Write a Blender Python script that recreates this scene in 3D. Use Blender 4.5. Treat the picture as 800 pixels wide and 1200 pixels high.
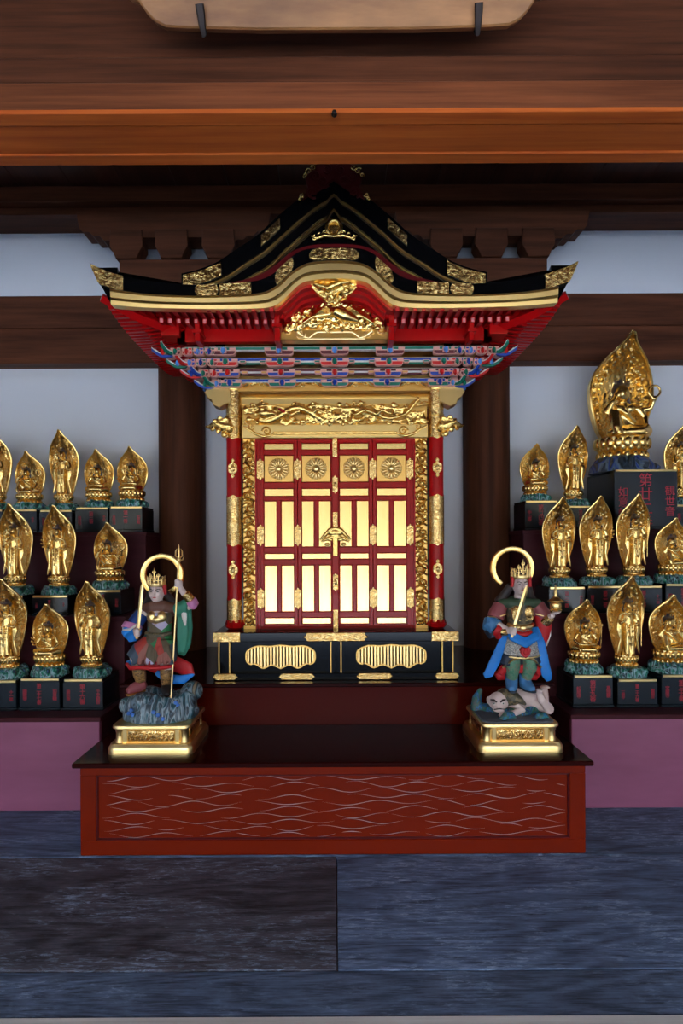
import bpy, bmesh, math, random
from mathutils import Vector, Matrix, noise, Euler

# ---------------------------------------------------------------- clear
for o in list(bpy.data.objects):
    bpy.data.objects.remove(o, do_unlink=True)
scene = bpy.context.scene
COL = scene.collection
R = math.radians
PI = math.pi

# ---------------------------------------------------------------- camera
F, CX, CY, H = 700.0, 392.0, 640.0, 1.344      # focal length in pixels of the 800x1200 frame, principal point, eye height
cam_d = bpy.data.cameras.new('camera')
cam = bpy.data.objects.new('camera', cam_d)
COL.objects.link(cam)
cam.location = (0, 0, H)
cam.rotation_euler = (R(90), R(0.28), 0)
cam_d.sensor_width = 36.0
cam_d.lens = F / 1200 * 36.0
cam_d.shift_x = (400 - CX) / 1200
cam_d.shift_y = (CY - 600) / 1200
cam_d.clip_start = 0.05
scene.camera = cam

# ---------------------------------------------------------------- world: open daylight outside the hall
w = bpy.data.worlds.new('world')
scene.world = w
w.use_nodes = True
nt = w.node_tree
nt.nodes.clear()
wo = nt.nodes.new('ShaderNodeOutputWorld')
wb = nt.nodes.new('ShaderNodeBackground')
tc = nt.nodes.new('ShaderNodeTexCoord')
sp = nt.nodes.new('ShaderNodeSeparateXYZ')
rp = nt.nodes.new('ShaderNodeValToRGB')
rp.color_ramp.elements[0].position = 0.0
rp.color_ramp.elements[0].color = (0.86, 0.93, 1.0, 1)
rp.color_ramp.elements[1].position = 0.8
rp.color_ramp.elements[1].color = (0.36, 0.58, 1.0, 1)
nt.links.new(tc.outputs['Generated'], sp.inputs[0])
nt.links.new(sp.outputs['Z'], rp.inputs[0])
nt.links.new(rp.outputs[0], wb.inputs[0])
wb.inputs[1].default_value = 6.0
nt.links.new(wb.outputs[0], wo.inputs[0])

# sun on the courtyard in front of the hall (the eaves keep it off the altar)
sun_d = bpy.data.lights.new('sun', 'SUN')
sun_d.energy = 8.0
sun_d.angle = R(1.0)
sun_d.color = (1.0, 0.96, 0.90)
sun = bpy.data.objects.new('sun', sun_d)
COL.objects.link(sun)
sun.rotation_euler = (R(-24), R(14), 0)

vs = scene.view_settings
scene.display_settings.display_device = 'sRGB'
vs.view_transform = 'Standard'
vs.look = 'None'
vs.exposure = 1.5
vs.gamma = 1.0
vs.use_curve_mapping = False

# ---------------------------------------------------------------- helpers
def srgb(r, g, b):
    def c(v):
        v /= 255.0
        return v / 12.92 if v <= 0.04045 else ((v + 0.055) / 1.055) ** 2.4
    return (c(r), c(g), c(b), 1.0)

def lerp(a, b, t):
    return a + (b - a) * t

def interp(tab, x):
    if x <= tab[0][0]:
        return tab[0][1]
    for (a, va), (b, vb) in zip(tab, tab[1:]):
        if x <= b:
            return lerp(va, vb, (x - a) / (b - a))
    return tab[-1][1]

def sinterp(tab, x):
    """Catmull-Rom through a table."""
    n = len(tab)
    if x <= tab[0][0]: return tab[0][1]
    if x >= tab[-1][0]: return tab[-1][1]
    for i in range(n - 1):
        if x <= tab[i + 1][0]:
            x0, y0 = tab[i]; x1, y1 = tab[i + 1]
            d = x1 - x0
            m0 = (y1 - tab[i - 1][1]) / (x1 - tab[i - 1][0]) if i > 0 else (y1 - y0) / d
            m1 = (tab[i + 2][1] - y0) / (tab[i + 2][0] - x0) if i + 2 < n else (y1 - y0) / d
            if i == 0 and tab[0][0] == 0: m0 = 0
            t = (x - x0) / d
            return ((2*t**3 - 3*t*t + 1)*y0 + (t**3 - 2*t*t + t)*d*m0 + (-2*t**3 + 3*t*t)*y1 + (t**3 - t*t)*d*m1)

def px(x, Y):          # a measure taken from the photograph at distance Y, in metres
    return (x - CX) * Y / F
def pz(y, Y):
    return H + (CY - y) * Y / F

ROOTLOC = {}
def root_of(o):
    while o.parent is not None:
        o = o.parent
    return o
def rloc(o):
    return ROOTLOC.get(root_of(o).name, Vector((0, 0, 0))) if o is not None else Vector((0, 0, 0))

def tag(o, label=None, cat=None, group=None, kind=None):
    if label: o['label'] = label
    if cat: o['category'] = cat
    if group: o['group'] = group
    if kind: o['kind'] = kind
    return o

def thing(name, loc, label, cat, group=None):
    o = bpy.data.objects.new(name, None)
    o.empty_display_size = 0.05
    COL.objects.link(o)
    o.location = loc
    ROOTLOC[o.name] = Vector(loc)
    return tag(o, label, cat, group)

def link_mesh(name, me, parent=None, loc=(0, 0, 0), rot=None, scale=None):
    """mesh object; loc is in the parent's space."""
    o = bpy.data.objects.new(name, me)
    COL.objects.link(o)
    if parent is not None: o.parent = parent
    o.location = loc
    if rot is not None: o.rotation_euler = rot
    if scale is not None: o.scale = scale
    return o

def inst(name, me, parent, wpos, rot=None, scale=None):
    """shared-mesh piece at a world position under a thing (or a part of it)."""
    return link_mesh(name, me, parent, Vector(wpos) - rloc(parent), rot, scale)

class MB:
    def __init__(self):
        self.bm = bmesh.new()
        self.M = Matrix.Identity(4)
        self.mi = 0
    def v(self, p):
        return self.bm.verts.new(self.M @ Vector(p))
    def f(self, vs, smooth=None):
        try:
            fc = self.bm.faces.new(vs)
        except ValueError:
            return None
        fc.material_index = self.mi
        return fc
    def box(self, x0, x1, y0, y1, z0, z1, bevel=0.0, seg=1):
        vs = [self.v((x, y, z)) for z in (z0, z1) for y in (y0, y1) for x in (x0, x1)]
        fs = [self.f([vs[i] for i in q]) for q in ((0, 2, 3, 1), (4, 5, 7, 6), (0, 1, 5, 4), (2, 6, 7, 3), (0, 4, 6, 2), (1, 3, 7, 5))]
        if bevel > 0:
            es = list({e for fc in fs for e in fc.edges})
            r = bmesh.ops.bevel(self.bm, geom=es, offset=bevel, segments=seg, affect='EDGES', profile=0.5)
            for fc in r['faces']: fc.material_index = self.mi
        return self
    def cbox(self, c, s, bevel=0.0, seg=1):
        return self.box(c[0]-s[0]/2, c[0]+s[0]/2, c[1]-s[1]/2, c[1]+s[1]/2, c[2]-s[2]/2, c[2]+s[2]/2, bevel, seg)
    def prism(self, poly, axis, d0, d1, inset=0.0, inset_mi=None, bevel=0.0):
        """poly in the plane across `axis`, extruded from d0 to d1; the d0 cap may get an inset of another material."""
        def P(p, d):
            if axis == 'y': return (p[0], d, p[1])
            if axis == 'x': return (d, p[0], p[1])
            return (p[0], p[1], d)
        a = [self.v(P(p, d0)) for p in poly]
        b = [self.v(P(p, d1)) for p in poly]
        n = len(poly)
        c0 = self.f(a); c1 = self.f(list(reversed(b)))
        sides = [self.f([a[i], b[i], b[(i + 1) % n], a[(i + 1) % n]]) for i in range(n)]
        fs = [x for x in [c0, c1] + sides if x]
        bmesh.ops.recalc_face_normals(self.bm, faces=fs)
        if inset and c0:
            r = bmesh.ops.inset_region(self.bm, faces=[c0], thickness=inset, depth=0, use_even_offset=True)
            for fc in r['faces']: fc.material_index = self.mi
            if inset_mi is not None: c0.material_index = inset_mi
        if bevel and c0:
            es = list(c0.edges)
            r = bmesh.ops.bevel(self.bm, geom=es, offset=bevel, segments=1, affect='EDGES', profile=0.5)
            for fc in r['faces']: fc.material_index = self.mi
        return self
    def tube(self, pts, rad, n=8, cap=True, flat=None, up=None):
        pts = [Vector(p) for p in pts]
        m = len(pts)
        if not hasattr(rad, '__len__'): rad = [rad] * m
        rings = []
        nrm = None
        for i in range(m):
            t = (pts[min(i + 1, m - 1)] - pts[max(i - 1, 0)])
            if t.length < 1e-9: t = Vector((0, 0, 1))
            t.normalize()
            if nrm is None:
                ref = Vector(up) if up else (Vector((0, 1, 0)) if abs(t.y) < 0.9 else Vector((1, 0, 0)))
                nrm = (ref - t * ref.dot(t)).normalized()
            else:
                nrm = (nrm - t * nrm.dot(t))
                nrm = nrm.normalized() if nrm.length > 1e-6 else t.orthogonal().normalized()
            bn = t.cross(nrm)
            r = rad[i]
            fl = flat if flat else 1.0
            rings.append([self.v(pts[i] + nrm * (math.cos(2*PI*k/n) * r * fl) + bn * (math.sin(2*PI*k/n) * r)) for k in range(n)])
        for i in range(m - 1):
            for k in range(n):
                self.f([rings[i][k], rings[i][(k+1) % n], rings[i+1][(k+1) % n], rings[i+1][k]])
        if cap:
            self.f(list(reversed(rings[0]))); self.f(rings[-1])
        return self
    def lathe(self, prof, n=24, c=(0, 0, 0), sx=1.0, sy=1.0, cap=True):
        rings = []
        for r, z in prof:
            rings.append([self.v((c[0] + r*sx*math.cos(2*PI*k/n), c[1] + r*sy*math.sin(2*PI*k/n), c[2] + z)) for k in range(n)])
        for i in range(len(prof) - 1):
            for k in range(n):
                self.f([rings[i][k], rings[i][(k+1) % n], rings[i+1][(k+1) % n], rings[i+1][k]])
        if cap:
            self.f(list(reversed(rings[0]))); self.f(rings[-1])
        return self
    def ell(self, c, r, rot=None, nu=12, nv=8):
        if not hasattr(r, '__len__'): r = (r, r, r)
        m = Euler(rot).to_matrix() if rot else Matrix.Identity(3)
        c = Vector(c)
        top = self.v(c + m @ Vector((0, 0, r[2]))); bot = self.v(c + m @ Vector((0, 0, -r[2])))
        rings = []
        for j in range(1, nv):
            a = PI * j / nv
            rings.append([self.v(c + m @ Vector((r[0]*math.sin(a)*math.cos(2*PI*k/nu), r[1]*math.sin(a)*math.sin(2*PI*k/nu), r[2]*math.cos(a)))) for k in range(nu)])
        for k in range(nu):
            self.f([top, rings[0][k], rings[0][(k+1) % nu]])
            self.f([bot, rings[-1][(k+1) % nu], rings[-1][k]])
            for j in range(len(rings) - 1):
                self.f([rings[j][k], rings[j+1][k], rings[j+1][(k+1) % nu], rings[j][(k+1) % nu]])
        return self
    def band(self, xs, top, bot, y0, y1, closed_ends=True):
        """a board in the XZ plane whose upper and lower edges are curves, from y0 (front) to y1 (back)."""
        A = [(self.v((x, y0, top(x))), self.v((x, y0, bot(x))), self.v((x, y1, top(x))), self.v((x, y1, bot(x)))) for x in xs]
        for p, q in zip(A, A[1:]):
            self.f([p[1], q[1], q[0], p[0]])
            self.f([p[2], q[2], q[3], p[3]])
            self.f([p[0], q[0], q[2], p[2]])
            self.f([p[3], q[3], q[1], p[1]])
        if closed_ends:
            p = A[0]; self.f([p[0], p[2], p[3], p[1]])
            p = A[-1]; self.f([p[1], p[3], p[2], p[0]])
        return self
    def tband(self, xs, top, bot, yt, yb, y1):
        """like band, with a face that leans: its upper edge at yt, its lower edge at yb."""
        A = [(self.v((x, yt, top(x))), self.v((x, yb, bot(x))), self.v((x, y1, top(x))), self.v((x, y1, bot(x)))) for x in xs]
        for p, q in zip(A, A[1:]):
            self.f([p[1], q[1], q[0], p[0]]); self.f([p[2], q[2], q[3], p[3]]); self.f([p[0], q[0], q[2], p[2]]); self.f([p[3], q[3], q[1], p[1]])
        p = A[0]; self.f([p[0], p[2], p[3], p[1]])
        p = A[-1]; self.f([p[1], p[3], p[2], p[0]])
        return self
    def grid(self, fn, nu, nv, closeu=False):
        V = [[self.v(fn(i / (nu if closeu else nu - 1), j / (nv - 1))) for i in range(nu)] for j in range(nv)]
        for j in range(nv - 1):
            for i in range(nu if closeu else nu - 1):
                i2 = (i + 1) % nu
                self.f([V[j][i], V[j][i2], V[j+1][i2], V[j+1][i]])
        return V
    def spiral(self, c, r0, turns, rt, start=0.0, sgn=1, y=0.0, n=6, steps=None, bulge=0.0):
        """a carved volute in the XZ plane."""
        steps = steps or int(12 * turns) + 3
        P = []; RR = []
        for i in range(steps):
            t = i / (steps - 1)
            r = r0 * (1 - t) ** 0.9 + 0.0005
            a = start + sgn * 2 * PI * turns * t
            P.append((c[0] + r*math.cos(a), y - bulge*t, c[1] + r*math.sin(a)))
            RR.append(rt * (1 - 0.55*t))
        return self.tube(P, RR, n)
    def mesh(self, name, mats, smooth=30, off=None, recalc=True):
        if off is not None:
            bmesh.ops.translate(self.bm, verts=self.bm.verts, vec=-Vector(off))
        if recalc:
            bmesh.ops.recalc_face_normals(self.bm, faces=self.bm.faces)
        me = bpy.data.meshes.new(name)
        self.bm.to_mesh(me); self.bm.free()
        if not isinstance(mats, (list, tuple)): mats = [mats]
        for m in mats: me.materials.append(m)
        if smooth:
            me.polygons.foreach_set('use_smooth', [True] * len(me.polygons))
            if smooth < 180: me.set_sharp_from_angle(angle=R(smooth))
        return me
    def build(self, name, mats, parent=None, smooth=30):
        me = self.mesh(name, mats, smooth, off=rloc(parent))
        return link_mesh(name, me, parent)

def organic(mb, name, mats, voxel=0.004, smooth=4, off=None):
    """one continuous skin around overlapping volumes."""
    me = mb.mesh('tmp', [], smooth=180)
    o = bpy.data.objects.new('tmp', me)
    COL.objects.link(o)
    m = o.modifiers.new('r', 'REMESH'); m.mode = 'VOXEL'; m.voxel_size = voxel
    if smooth:
        s = o.modifiers.new('s', 'SMOOTH'); s.iterations = smooth; s.factor = 0.5
    dg = bpy.context.evaluated_depsgraph_get()
    me2 = bpy.data.meshes.new_from_object(o.evaluated_get(dg))
    me2.name = name
    bpy.data.objects.remove(o, do_unlink=True); bpy.data.meshes.remove(me)
    if off is not None: me2.transform(Matrix.Translation(-Vector(off)))
    me2.materials.clear()
    for mt in (mats if isinstance(mats, (list, tuple)) else [mats]): me2.materials.append(mt)
    me2.polygons.foreach_set('use_smooth', [True] * len(me2.polygons))
    return me2

# ---------------------------------------------------------------- materials
def mat(name, col, rough=0.5, metal=0.0, coat=0.0, var=None, bump=None, spec=0.5, coat_rough=0.04, rough_var=None):
    """var = (colour2, scale xyz, detail, low, high); bump = (scale xyz, strength, distance, kind)"""
    m = bpy.data.materials.new(name); m.use_nodes = True
    nt = m.node_tree; N = nt.nodes; L = nt.links
    b = N['Principled BSDF']
    b.inputs['Base Color'].default_value = col
    b.inputs['Roughness'].default_value = rough
    b.inputs['Metallic'].default_value = metal
    b.inputs['Coat Weight'].default_value = coat
    b.inputs['Coat Roughness'].default_value = coat_rough
    b.inputs['Specular IOR Level'].default_value = spec
    tcn = N.new('ShaderNodeTexCoord')
    def mapped(scale):
        mp = N.new('ShaderNodeMapping')
        mp.inputs['Scale'].default_value = scale if hasattr(scale, '__len__') else (scale,)*3
        L.new(tcn.outputs['Object'], mp.inputs[0])
        return mp.outputs[0]
    if var:
        col2, sc, det, lo, hi = var[:5]
        nz = N.new('ShaderNodeTexNoise'); nz.inputs['Scale'].default_value = 1.0; nz.inputs['Detail'].default_value = det
        nz.inputs['Roughness'].default_value = 0.62
        L.new(mapped(sc), nz.inputs['Vector'])
        r = N.new('ShaderNodeValToRGB')
        r.color_ramp.elements[0].position = lo; r.color_ramp.elements[0].color = col
        r.color_ramp.elements[1].position = hi; r.color_ramp.elements[1].color = col2
        L.new(nz.outputs['Fac'], r.inputs[0])
        out = r.outputs[0]
        if len(var) > 5:        # a second, broader variation multiplied in
            amt, sc2 = var[5:7]
            n2 = N.new('ShaderNodeTexNoise'); n2.inputs['Scale'].default_value = 1.0; n2.inputs['Detail'].default_value = 3
            L.new(mapped(sc2), n2.inputs['Vector'])
            mr = N.new('ShaderNodeMapRange'); mr.inputs[1].default_value = 0.3; mr.inputs[2].default_value = 0.7
            mr.inputs[3].default_value = 1 - amt; mr.inputs[4].default_value = 1 + amt
            L.new(n2.outputs['Fac'], mr.inputs[0])
            vm = N.new('ShaderNodeVectorMath'); vm.operation = 'SCALE'
            L.new(out, vm.inputs[0]); L.new(mr.outputs[0], vm.inputs['Scale'])
            out = vm.outputs[0]
        L.new(out, b.inputs['Base Color'])
        if rough_var:
            mr = N.new('ShaderNodeMapRange')
            mr.inputs[3].default_value = rough_var[0]; mr.inputs[4].default_value = rough_var[1]
            L.new(nz.outputs['Fac'], mr.inputs[0]); L.new(mr.outputs[0], b.inputs['Roughness'])
    if bump:
        sc, st, dist, kind = bump
        if kind == 'voronoi':
            t = N.new('ShaderNodeTexVoronoi'); t.inputs['Scale'].default_value = 1.0
            L.new(mapped(sc), t.inputs['Vector']); hout = t.outputs['Distance']
        else:
            t = N.new('ShaderNodeTexNoise'); t.inputs['Scale'].default_value = 1.0; t.inputs['Detail'].default_value = 3.0
            if kind == 'swirl': t.inputs['Distortion'].default_value = 1.6; t.inputs['Detail'].default_value = 1.5
            L.new(mapped(sc), t.inputs['Vector']); hout = t.outputs['Fac']
        bp = N.new('ShaderNodeBump'); bp.inputs['Strength'].default_value = st; bp.inputs['Distance'].default_value = dist
        L.new(hout, bp.inputs['Height']); L.new(bp.outputs[0], b.inputs['Normal'])
    return m

def engraved(name, col, dark, scale, rough=0.3):
    """gold fitting with a chased arabesque: gilded lines on a darker ground."""
    m = bpy.data.materials.new(name); m.use_nodes = True
    nt = m.node_tree; N = nt.nodes; L = nt.links
    b = N['Principled BSDF']; b.inputs['Metallic'].default_value = 1.0; b.inputs['Roughness'].default_value = rough
    t = N.new('ShaderNodeTexCoord')
    mp = N.new('ShaderNodeMapping'); mp.inputs['Scale'].default_value = (scale,)*3
    L.new(t.outputs['Object'], mp.inputs[0])
    nz = N.new('ShaderNodeTexNoise'); nz.inputs['Scale'].default_value = 1.0; nz.inputs['Detail'].default_value = 1.0; nz.inputs['Distortion'].default_value = 1.8
    L.new(mp.outputs[0], nz.inputs['Vector'])
    ml = N.new('ShaderNodeMath'); ml.operation = 'MULTIPLY'; ml.inputs[1].default_value = 22.0
    L.new(nz.outputs['Fac'], ml.inputs[0])
    sn = N.new('ShaderNodeMath'); sn.operation = 'SINE'; L.new(ml.outputs[0], sn.inputs[0])
    r = N.new('ShaderNodeValToRGB')
    r.color_ramp.elements[0].position = 0.25; r.color_ramp.elements[0].color = dark
    r.color_ramp.elements[1].position = 0.55; r.color_ramp.elements[1].color = col
    mr = N.new('ShaderNodeMapRange'); mr.inputs[1].default_value = -1; mr.inputs[2].default_value = 1
    L.new(sn.outputs[0], mr.inputs[0]); L.new(mr.outputs[0], r.inputs[0]); L.new(r.outputs[0], b.inputs['Base Color'])
    bp = N.new('ShaderNodeBump'); bp.inputs['Strength'].default_value = 0.4; bp.inputs['Distance'].default_value = 0.002
    L.new(mr.outputs[0], bp.inputs['Height']); L.new(bp.outputs[0], b.inputs['Normal'])
    return m

def patchwork(name, cols, scale, rough=0.6, kind='voronoi', stretch=(1, 1, 1)):
    """painted cloth or rock in several flat colours, chosen cell by cell."""
    m = bpy.data.materials.new(name); m.use_nodes = True
    nt = m.node_tree; N = nt.nodes; L = nt.links
    b = N['Principled BSDF']; b.inputs['Roughness'].default_value = rough
    t = N.new('ShaderNodeTexCoord'); mp = N.new('ShaderNodeMapping')
    mp.inputs['Scale'].default_value = tuple(scale * s for s in stretch)
    L.new(t.outputs['Object'], mp.inputs[0])
    if kind == 'voronoi':
        v = N.new('ShaderNodeTexVoronoi'); v.inputs['Scale'].default_value = 1.0
        L.new(mp.outputs[0], v.inputs['Vector'])
        s = N.new('ShaderNodeSeparateColor'); L.new(v.outputs['Color'], s.inputs[0]); src = s.outputs[0]
    else:
        v = N.new('ShaderNodeTexNoise'); v.inputs['Scale'].default_value = 1.0; v.inputs['Detail'].default_value = 2.0; v.inputs['Distortion'].default_value = 1.0
        L.new(mp.outputs[0], v.inputs['Vector'])
        mr = N.new('ShaderNodeMapRange'); mr.inputs[1].default_value = 0.28; mr.inputs[2].default_value = 0.72
        L.new(v.outputs['Fac'], mr.inputs[0]); src = mr.outputs[0]
    r = N.new('ShaderNodeValToRGB')
    cr = r.color_ramp
    if kind == 'voronoi': cr.interpolation = 'CONSTANT'
    while len(cr.elements) < len(cols): cr.elements.new(0.5)
    for i, c in enumerate(cols):
        cr.elements[i].position = i / len(cols) if kind == 'voronoi' else i / (len(cols) - 1)
        cr.elements[i].color = c
    L.new(src, r.inputs[0]); L.new(r.outputs[0], b.inputs['Base Color'])
    return m

G = {}
G['plaster'] = mat('white plaster', srgb(220, 221, 226), 0.85, bump=((60, 60, 60), 0.08, 0.002, 'noise'))
G['beam'] = mat('oiled red brown beam wood', srgb(86, 44, 26), 0.5, spec=.2, var=(srgb(136, 76, 44), (1.6, 34, 48), 8, 0.3, 0.75, 0.28, (0.7, 3.0, 3.0)), bump=((3, 60, 60), 0.18, 0.003, 'noise'))
G['beam_dark'] = mat('dark brown board wood', srgb(60, 32, 20), 0.5, spec=.2, var=(srgb(104, 58, 36), (1.6, 26, 36), 8, 0.3, 0.75, 0.3, (0.9, 3.0, 3.0)), bump=((3, 60, 60), 0.2, 0.003, 'noise'))
G['beam_bounce'] = mat('lintel wood with painted floor bounce', srgb(166, 72, 28), 0.45, spec=.2, var=(srgb(208, 108, 44), (1.6, 34, 40), 8, 0.3, 0.75, 0.25, (0.8, 4.0, 4.0)), bump=((3, 60, 60), 0.15, 0.003, 'noise'))  # lintel wood brightened to orange, bounce from the floor painted into the colour
G['dark_wood'] = mat('dark brown wall beam wood', srgb(64, 33, 20), 0.55, spec=.12, var=(srgb(108, 62, 40), (1.0, 18, 18), 6, 0.32, 0.75), bump=((3, 60, 60), 0.15, 0.003, 'noise'))
G['column_wood'] = mat('dark brown column wood', srgb(64, 35, 22), 0.6, spec=.1, var=(srgb(100, 58, 38), (16, 16, 0.9), 6, 0.32, 0.75), bump=((60, 60, 3), 0.15, 0.003, 'noise'))
G['ceil_wood'] = mat('dark ceiling board wood', srgb(60, 30, 20), 0.55, var=(srgb(98, 54, 36), (14, 1.2, 14), 5, 0.3, 0.75))
G['plaque_wood'] = mat('pale weathered plaque wood', srgb(126, 78, 42), 0.5, var=(srgb(180, 124, 72), (3, 10, 16), 6, 0.3, 0.75, 0.2, (4, 4, 4)))
G['iron'] = mat('dark forged iron', srgb(48, 40, 38), 0.5, 0.8)
G['steps'] = mat('maroon lacquered shelf', srgb(66, 26, 32), 0.45, spec=.18, var=(srgb(80, 34, 42), (2, 20, 20), 3, 0.3, 0.7))
G['kick'] = mat('maroon bench board with painted sky sheen', srgb(150, 84, 112), 0.42, var=(srgb(164, 94, 124), (2, 8, 8), 3, 0.3, 0.7))  # maroon lacquer lightened to mauve, the sky's reflection put into the colour
G['red_lacquer'] = mat('vermilion lacquer', srgb(178, 8, 10), 0.28, coat=0.06, spec=.22)
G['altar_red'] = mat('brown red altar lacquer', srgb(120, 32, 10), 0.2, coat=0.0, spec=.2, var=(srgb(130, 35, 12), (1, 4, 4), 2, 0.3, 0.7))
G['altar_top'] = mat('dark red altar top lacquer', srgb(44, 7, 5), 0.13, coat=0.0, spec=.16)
G['black_lacquer'] = mat('black lacquer', (0.003, 0.003, 0.0035, 1), 0.10, spec=.2)
G['box_black'] = mat('black pedestal lacquer', (0.008, 0.014, 0.020, 1), 0.22, spec=.5)  # bluish sheen of the black lacquer is put into the base colour
G['maroon_edge'] = mat('dark maroon lacquer', srgb(92, 10, 16), 0.3, coat=0.1)
G['ridge_red'] = mat('dull dark red ridge carving', srgb(84, 16, 14), 0.7, spec=.15)
G['silver'] = mat('engraved silver line', srgb(225, 205, 205), 0.35, 0.6)
G['gold'] = mat('gold leaf', (1.0, 0.72, 0.27, 1), 0.27, 1.0, var=((1.0, 0.63, 0.19, 1), 18, 3, 0.35, 0.7), bump=((110, 110, 110), 0.22, 0.002, 'noise'))
G['gold_carve'] = mat('carved gold leaf', (1.0, 0.66, 0.20, 1), 0.22, 1.0, bump=((120, 120, 120), 0.45, 0.004, 'swirl'))
G['gold_pale'] = mat('pale polished gold', (1.0, 0.72, 0.30, 1), 0.28, 1.0, bump=((26, 26, 26), 0.06, 0.002, 'noise'))
G['gold_door'] = mat('pale gold leaf door panel', (0.96, 0.74, 0.34, 1), 0.24, 1.0, var=((0.86, 0.60, 0.22, 1), (120, 120, 4), 3, 0.3, 0.7), bump=((30, 30, 12), 0.08, 0.002, 'noise'))
G['gold_flat'] = mat('satin gold', (0.80, 0.48, 0.14, 1), 0.36, 1.0)
G['gold_eng'] = engraved('chased gilt fitting', (1.0, 0.72, 0.30, 1), (0.62, 0.34, 0.09, 1), 42, 0.26)
G['gold_relief'] = mat('gold relief of flames', (1.0, 0.74, 0.30, 1), 0.25, 1.0, var=((1.0, 0.63, 0.20, 1), 22, 3, 0.35, 0.7), bump=((60, 60, 60), 0.35, 0.006, 'swirl'))
G['altar_shaded'] = mat('altar lacquer with painted shade', srgb(76, 14, 5), 0.2, spec=.12)  # darker copy of the altar lacquer, the riser's shadow put into the colour
G['bronze'] = mat('blue grey bronze crown', srgb(70, 66, 84), 0.4, 0.7, var=(srgb(120, 92, 60), 60, 3, 0.35, 0.65))
G['hair'] = mat('blue grey painted hair', srgb(52, 54, 82), 0.5, 0.3, var=(srgb(96, 70, 46), 60, 3, 0.35, 0.65))
G['rock_green'] = patchwork('green and blue painted rock', [srgb(12, 22, 28), srgb(24, 120, 104), srgb(16, 36, 50), srgb(160, 196, 206), srgb(16, 130, 106), srgb(10, 18, 26), srgb(100, 150, 210)], 24, 0.32, 'noise', (1.6, 1, .7))
G['rock_blue'] = patchwork('blue grey painted rock', [srgb(20, 26, 34), srgb(54, 70, 84), srgb(30, 36, 42), srgb(110, 128, 140), srgb(40, 70, 150), srgb(36, 40, 40), srgb(120, 104, 84)], 20, 0.45, 'noise', (1.5, 1, .6))
G['ink_red'] = mat('red lettering', srgb(196, 30, 52), 0.5)
# ================================================================ THE HALL
WALL_Y = 4.26
def struct(name, mb, m, label, smooth=30):
    o = mb.build(name, m, None, smooth)
    return tag(o, label, None, None, 'structure')

# floor: wide weathered boards
fl = bpy.data.objects.new('floor', None); COL.objects.link(fl)
tag(fl, 'floor of wide weathered grey boards', None, None, 'structure')
def floor_mat(name, a, b, c, seed):
    m = bpy.data.materials.new(name); m.use_nodes = True
    nt = m.node_tree; N = nt.nodes; L = nt.links; bs = N['Principled BSDF']
    t = N.new('ShaderNodeTexCoord')
    def nz(sc, det, rough, dist, loc):
        mp = N.new('ShaderNodeMapping'); mp.inputs['Scale'].default_value = sc; mp.inputs['Location'].default_value = loc
        L.new(t.outputs['Object'], mp.inputs[0])
        n = N.new('ShaderNodeTexNoise'); n.inputs['Scale'].default_value = 1; n.inputs['Detail'].default_value = det
        n.inputs['Roughness'].default_value = rough; n.inputs['Distortion'].default_value = dist
        L.new(mp.outputs[0], n.inputs['Vector']); return n.outputs['Fac']
    def rng(v, a0, a1, b0, b1):
        r = N.new('ShaderNodeMapRange'); r.inputs[1].default_value = a0; r.inputs[2].default_value = a1; r.inputs[3].default_value = b0; r.inputs[4].default_value = b1
        L.new(v, r.inputs[0]); return r.outputs[0]
    def math_(op, x, y):
        q = N.new('ShaderNodeMath'); q.operation = op
        for i, v in enumerate((x, y)):
            if isinstance(v, float): q.inputs[i].default_value = v
            else: L.new(v, q.inputs[i])
        return q.outputs[0]
    # growth rings cut lengthwise: sine of a slowly bending height field, long along the board
    bend = nz((0.55, 2.6, 2.6), 2, .5, .6, (seed, seed * 3, 0))
    rings = math_('SINE', math_('MULTIPLY', bend, 110.0), 0.0)
    ringv = rng(rings, -1, 1, 0, 1)
    fine = nz((7, 110, 110), 7, .75, .4, (seed * 2, 0, 0))
    wear = nz((1.6, 4.5, 4.5), 5, .65, 1.0, (seed, 7, 0))
    scr = nz((16, 80, 80), 8, .8, .8, (seed * 5, 2, 0))
    g = math_('ADD', math_('MULTIPLY', ringv, .10), math_('MULTIPLY', fine, .90))
    r1 = N.new('ShaderNodeValToRGB'); e = r1.color_ramp.elements
    e[0].position = 0.34; e[0].color = a; e[1].position = 0.62; e[1].color = b
    L.new(g, r1.inputs[0])
    vm = N.new('ShaderNodeVectorMath'); vm.operation = 'SCALE'
    L.new(r1.outputs[0], vm.inputs[0]); L.new(rng(wear, .3, .7, .6, 1.5), vm.inputs['Scale'])
    mx_ = N.new('ShaderNodeMix'); mx_.data_type = 'RGBA'
    L.new(math_('MULTIPLY', rng(scr, .50, .64, 0, 1), rng(wear, .46, .62, .04, .85)), mx_.inputs['Factor'])
    L.new(vm.outputs[0], mx_.inputs[6]); mx_.inputs[7].default_value = c
    L.new(mx_.outputs[2], bs.inputs['Base Color'])
    L.new(rng(fine, .3, .7, .45, .75), bs.inputs['Roughness']); bs.inputs['Specular IOR Level'].default_value = 0.3
    bp = N.new('ShaderNodeBump'); bp.inputs['Strength'].default_value = 0.35; bp.inputs['Distance'].default_value = 0.004
    L.new(g, bp.inputs['Height']); L.new(bp.outputs[0], bs.inputs['Normal'])
    return m
FM = [floor_mat('weathered brown grey board', srgb(32, 28, 30), srgb(88, 86, 94), srgb(160, 182, 206), 1.3),
      floor_mat('weathered blue grey board', srgb(38, 50, 66), srgb(106, 124, 152), srgb(176, 196, 220), 4.1),
      floor_mat('weathered dark board', srgb(34, 44, 56), srgb(98, 114, 138), srgb(166, 186, 210), 7.7)]
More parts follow.
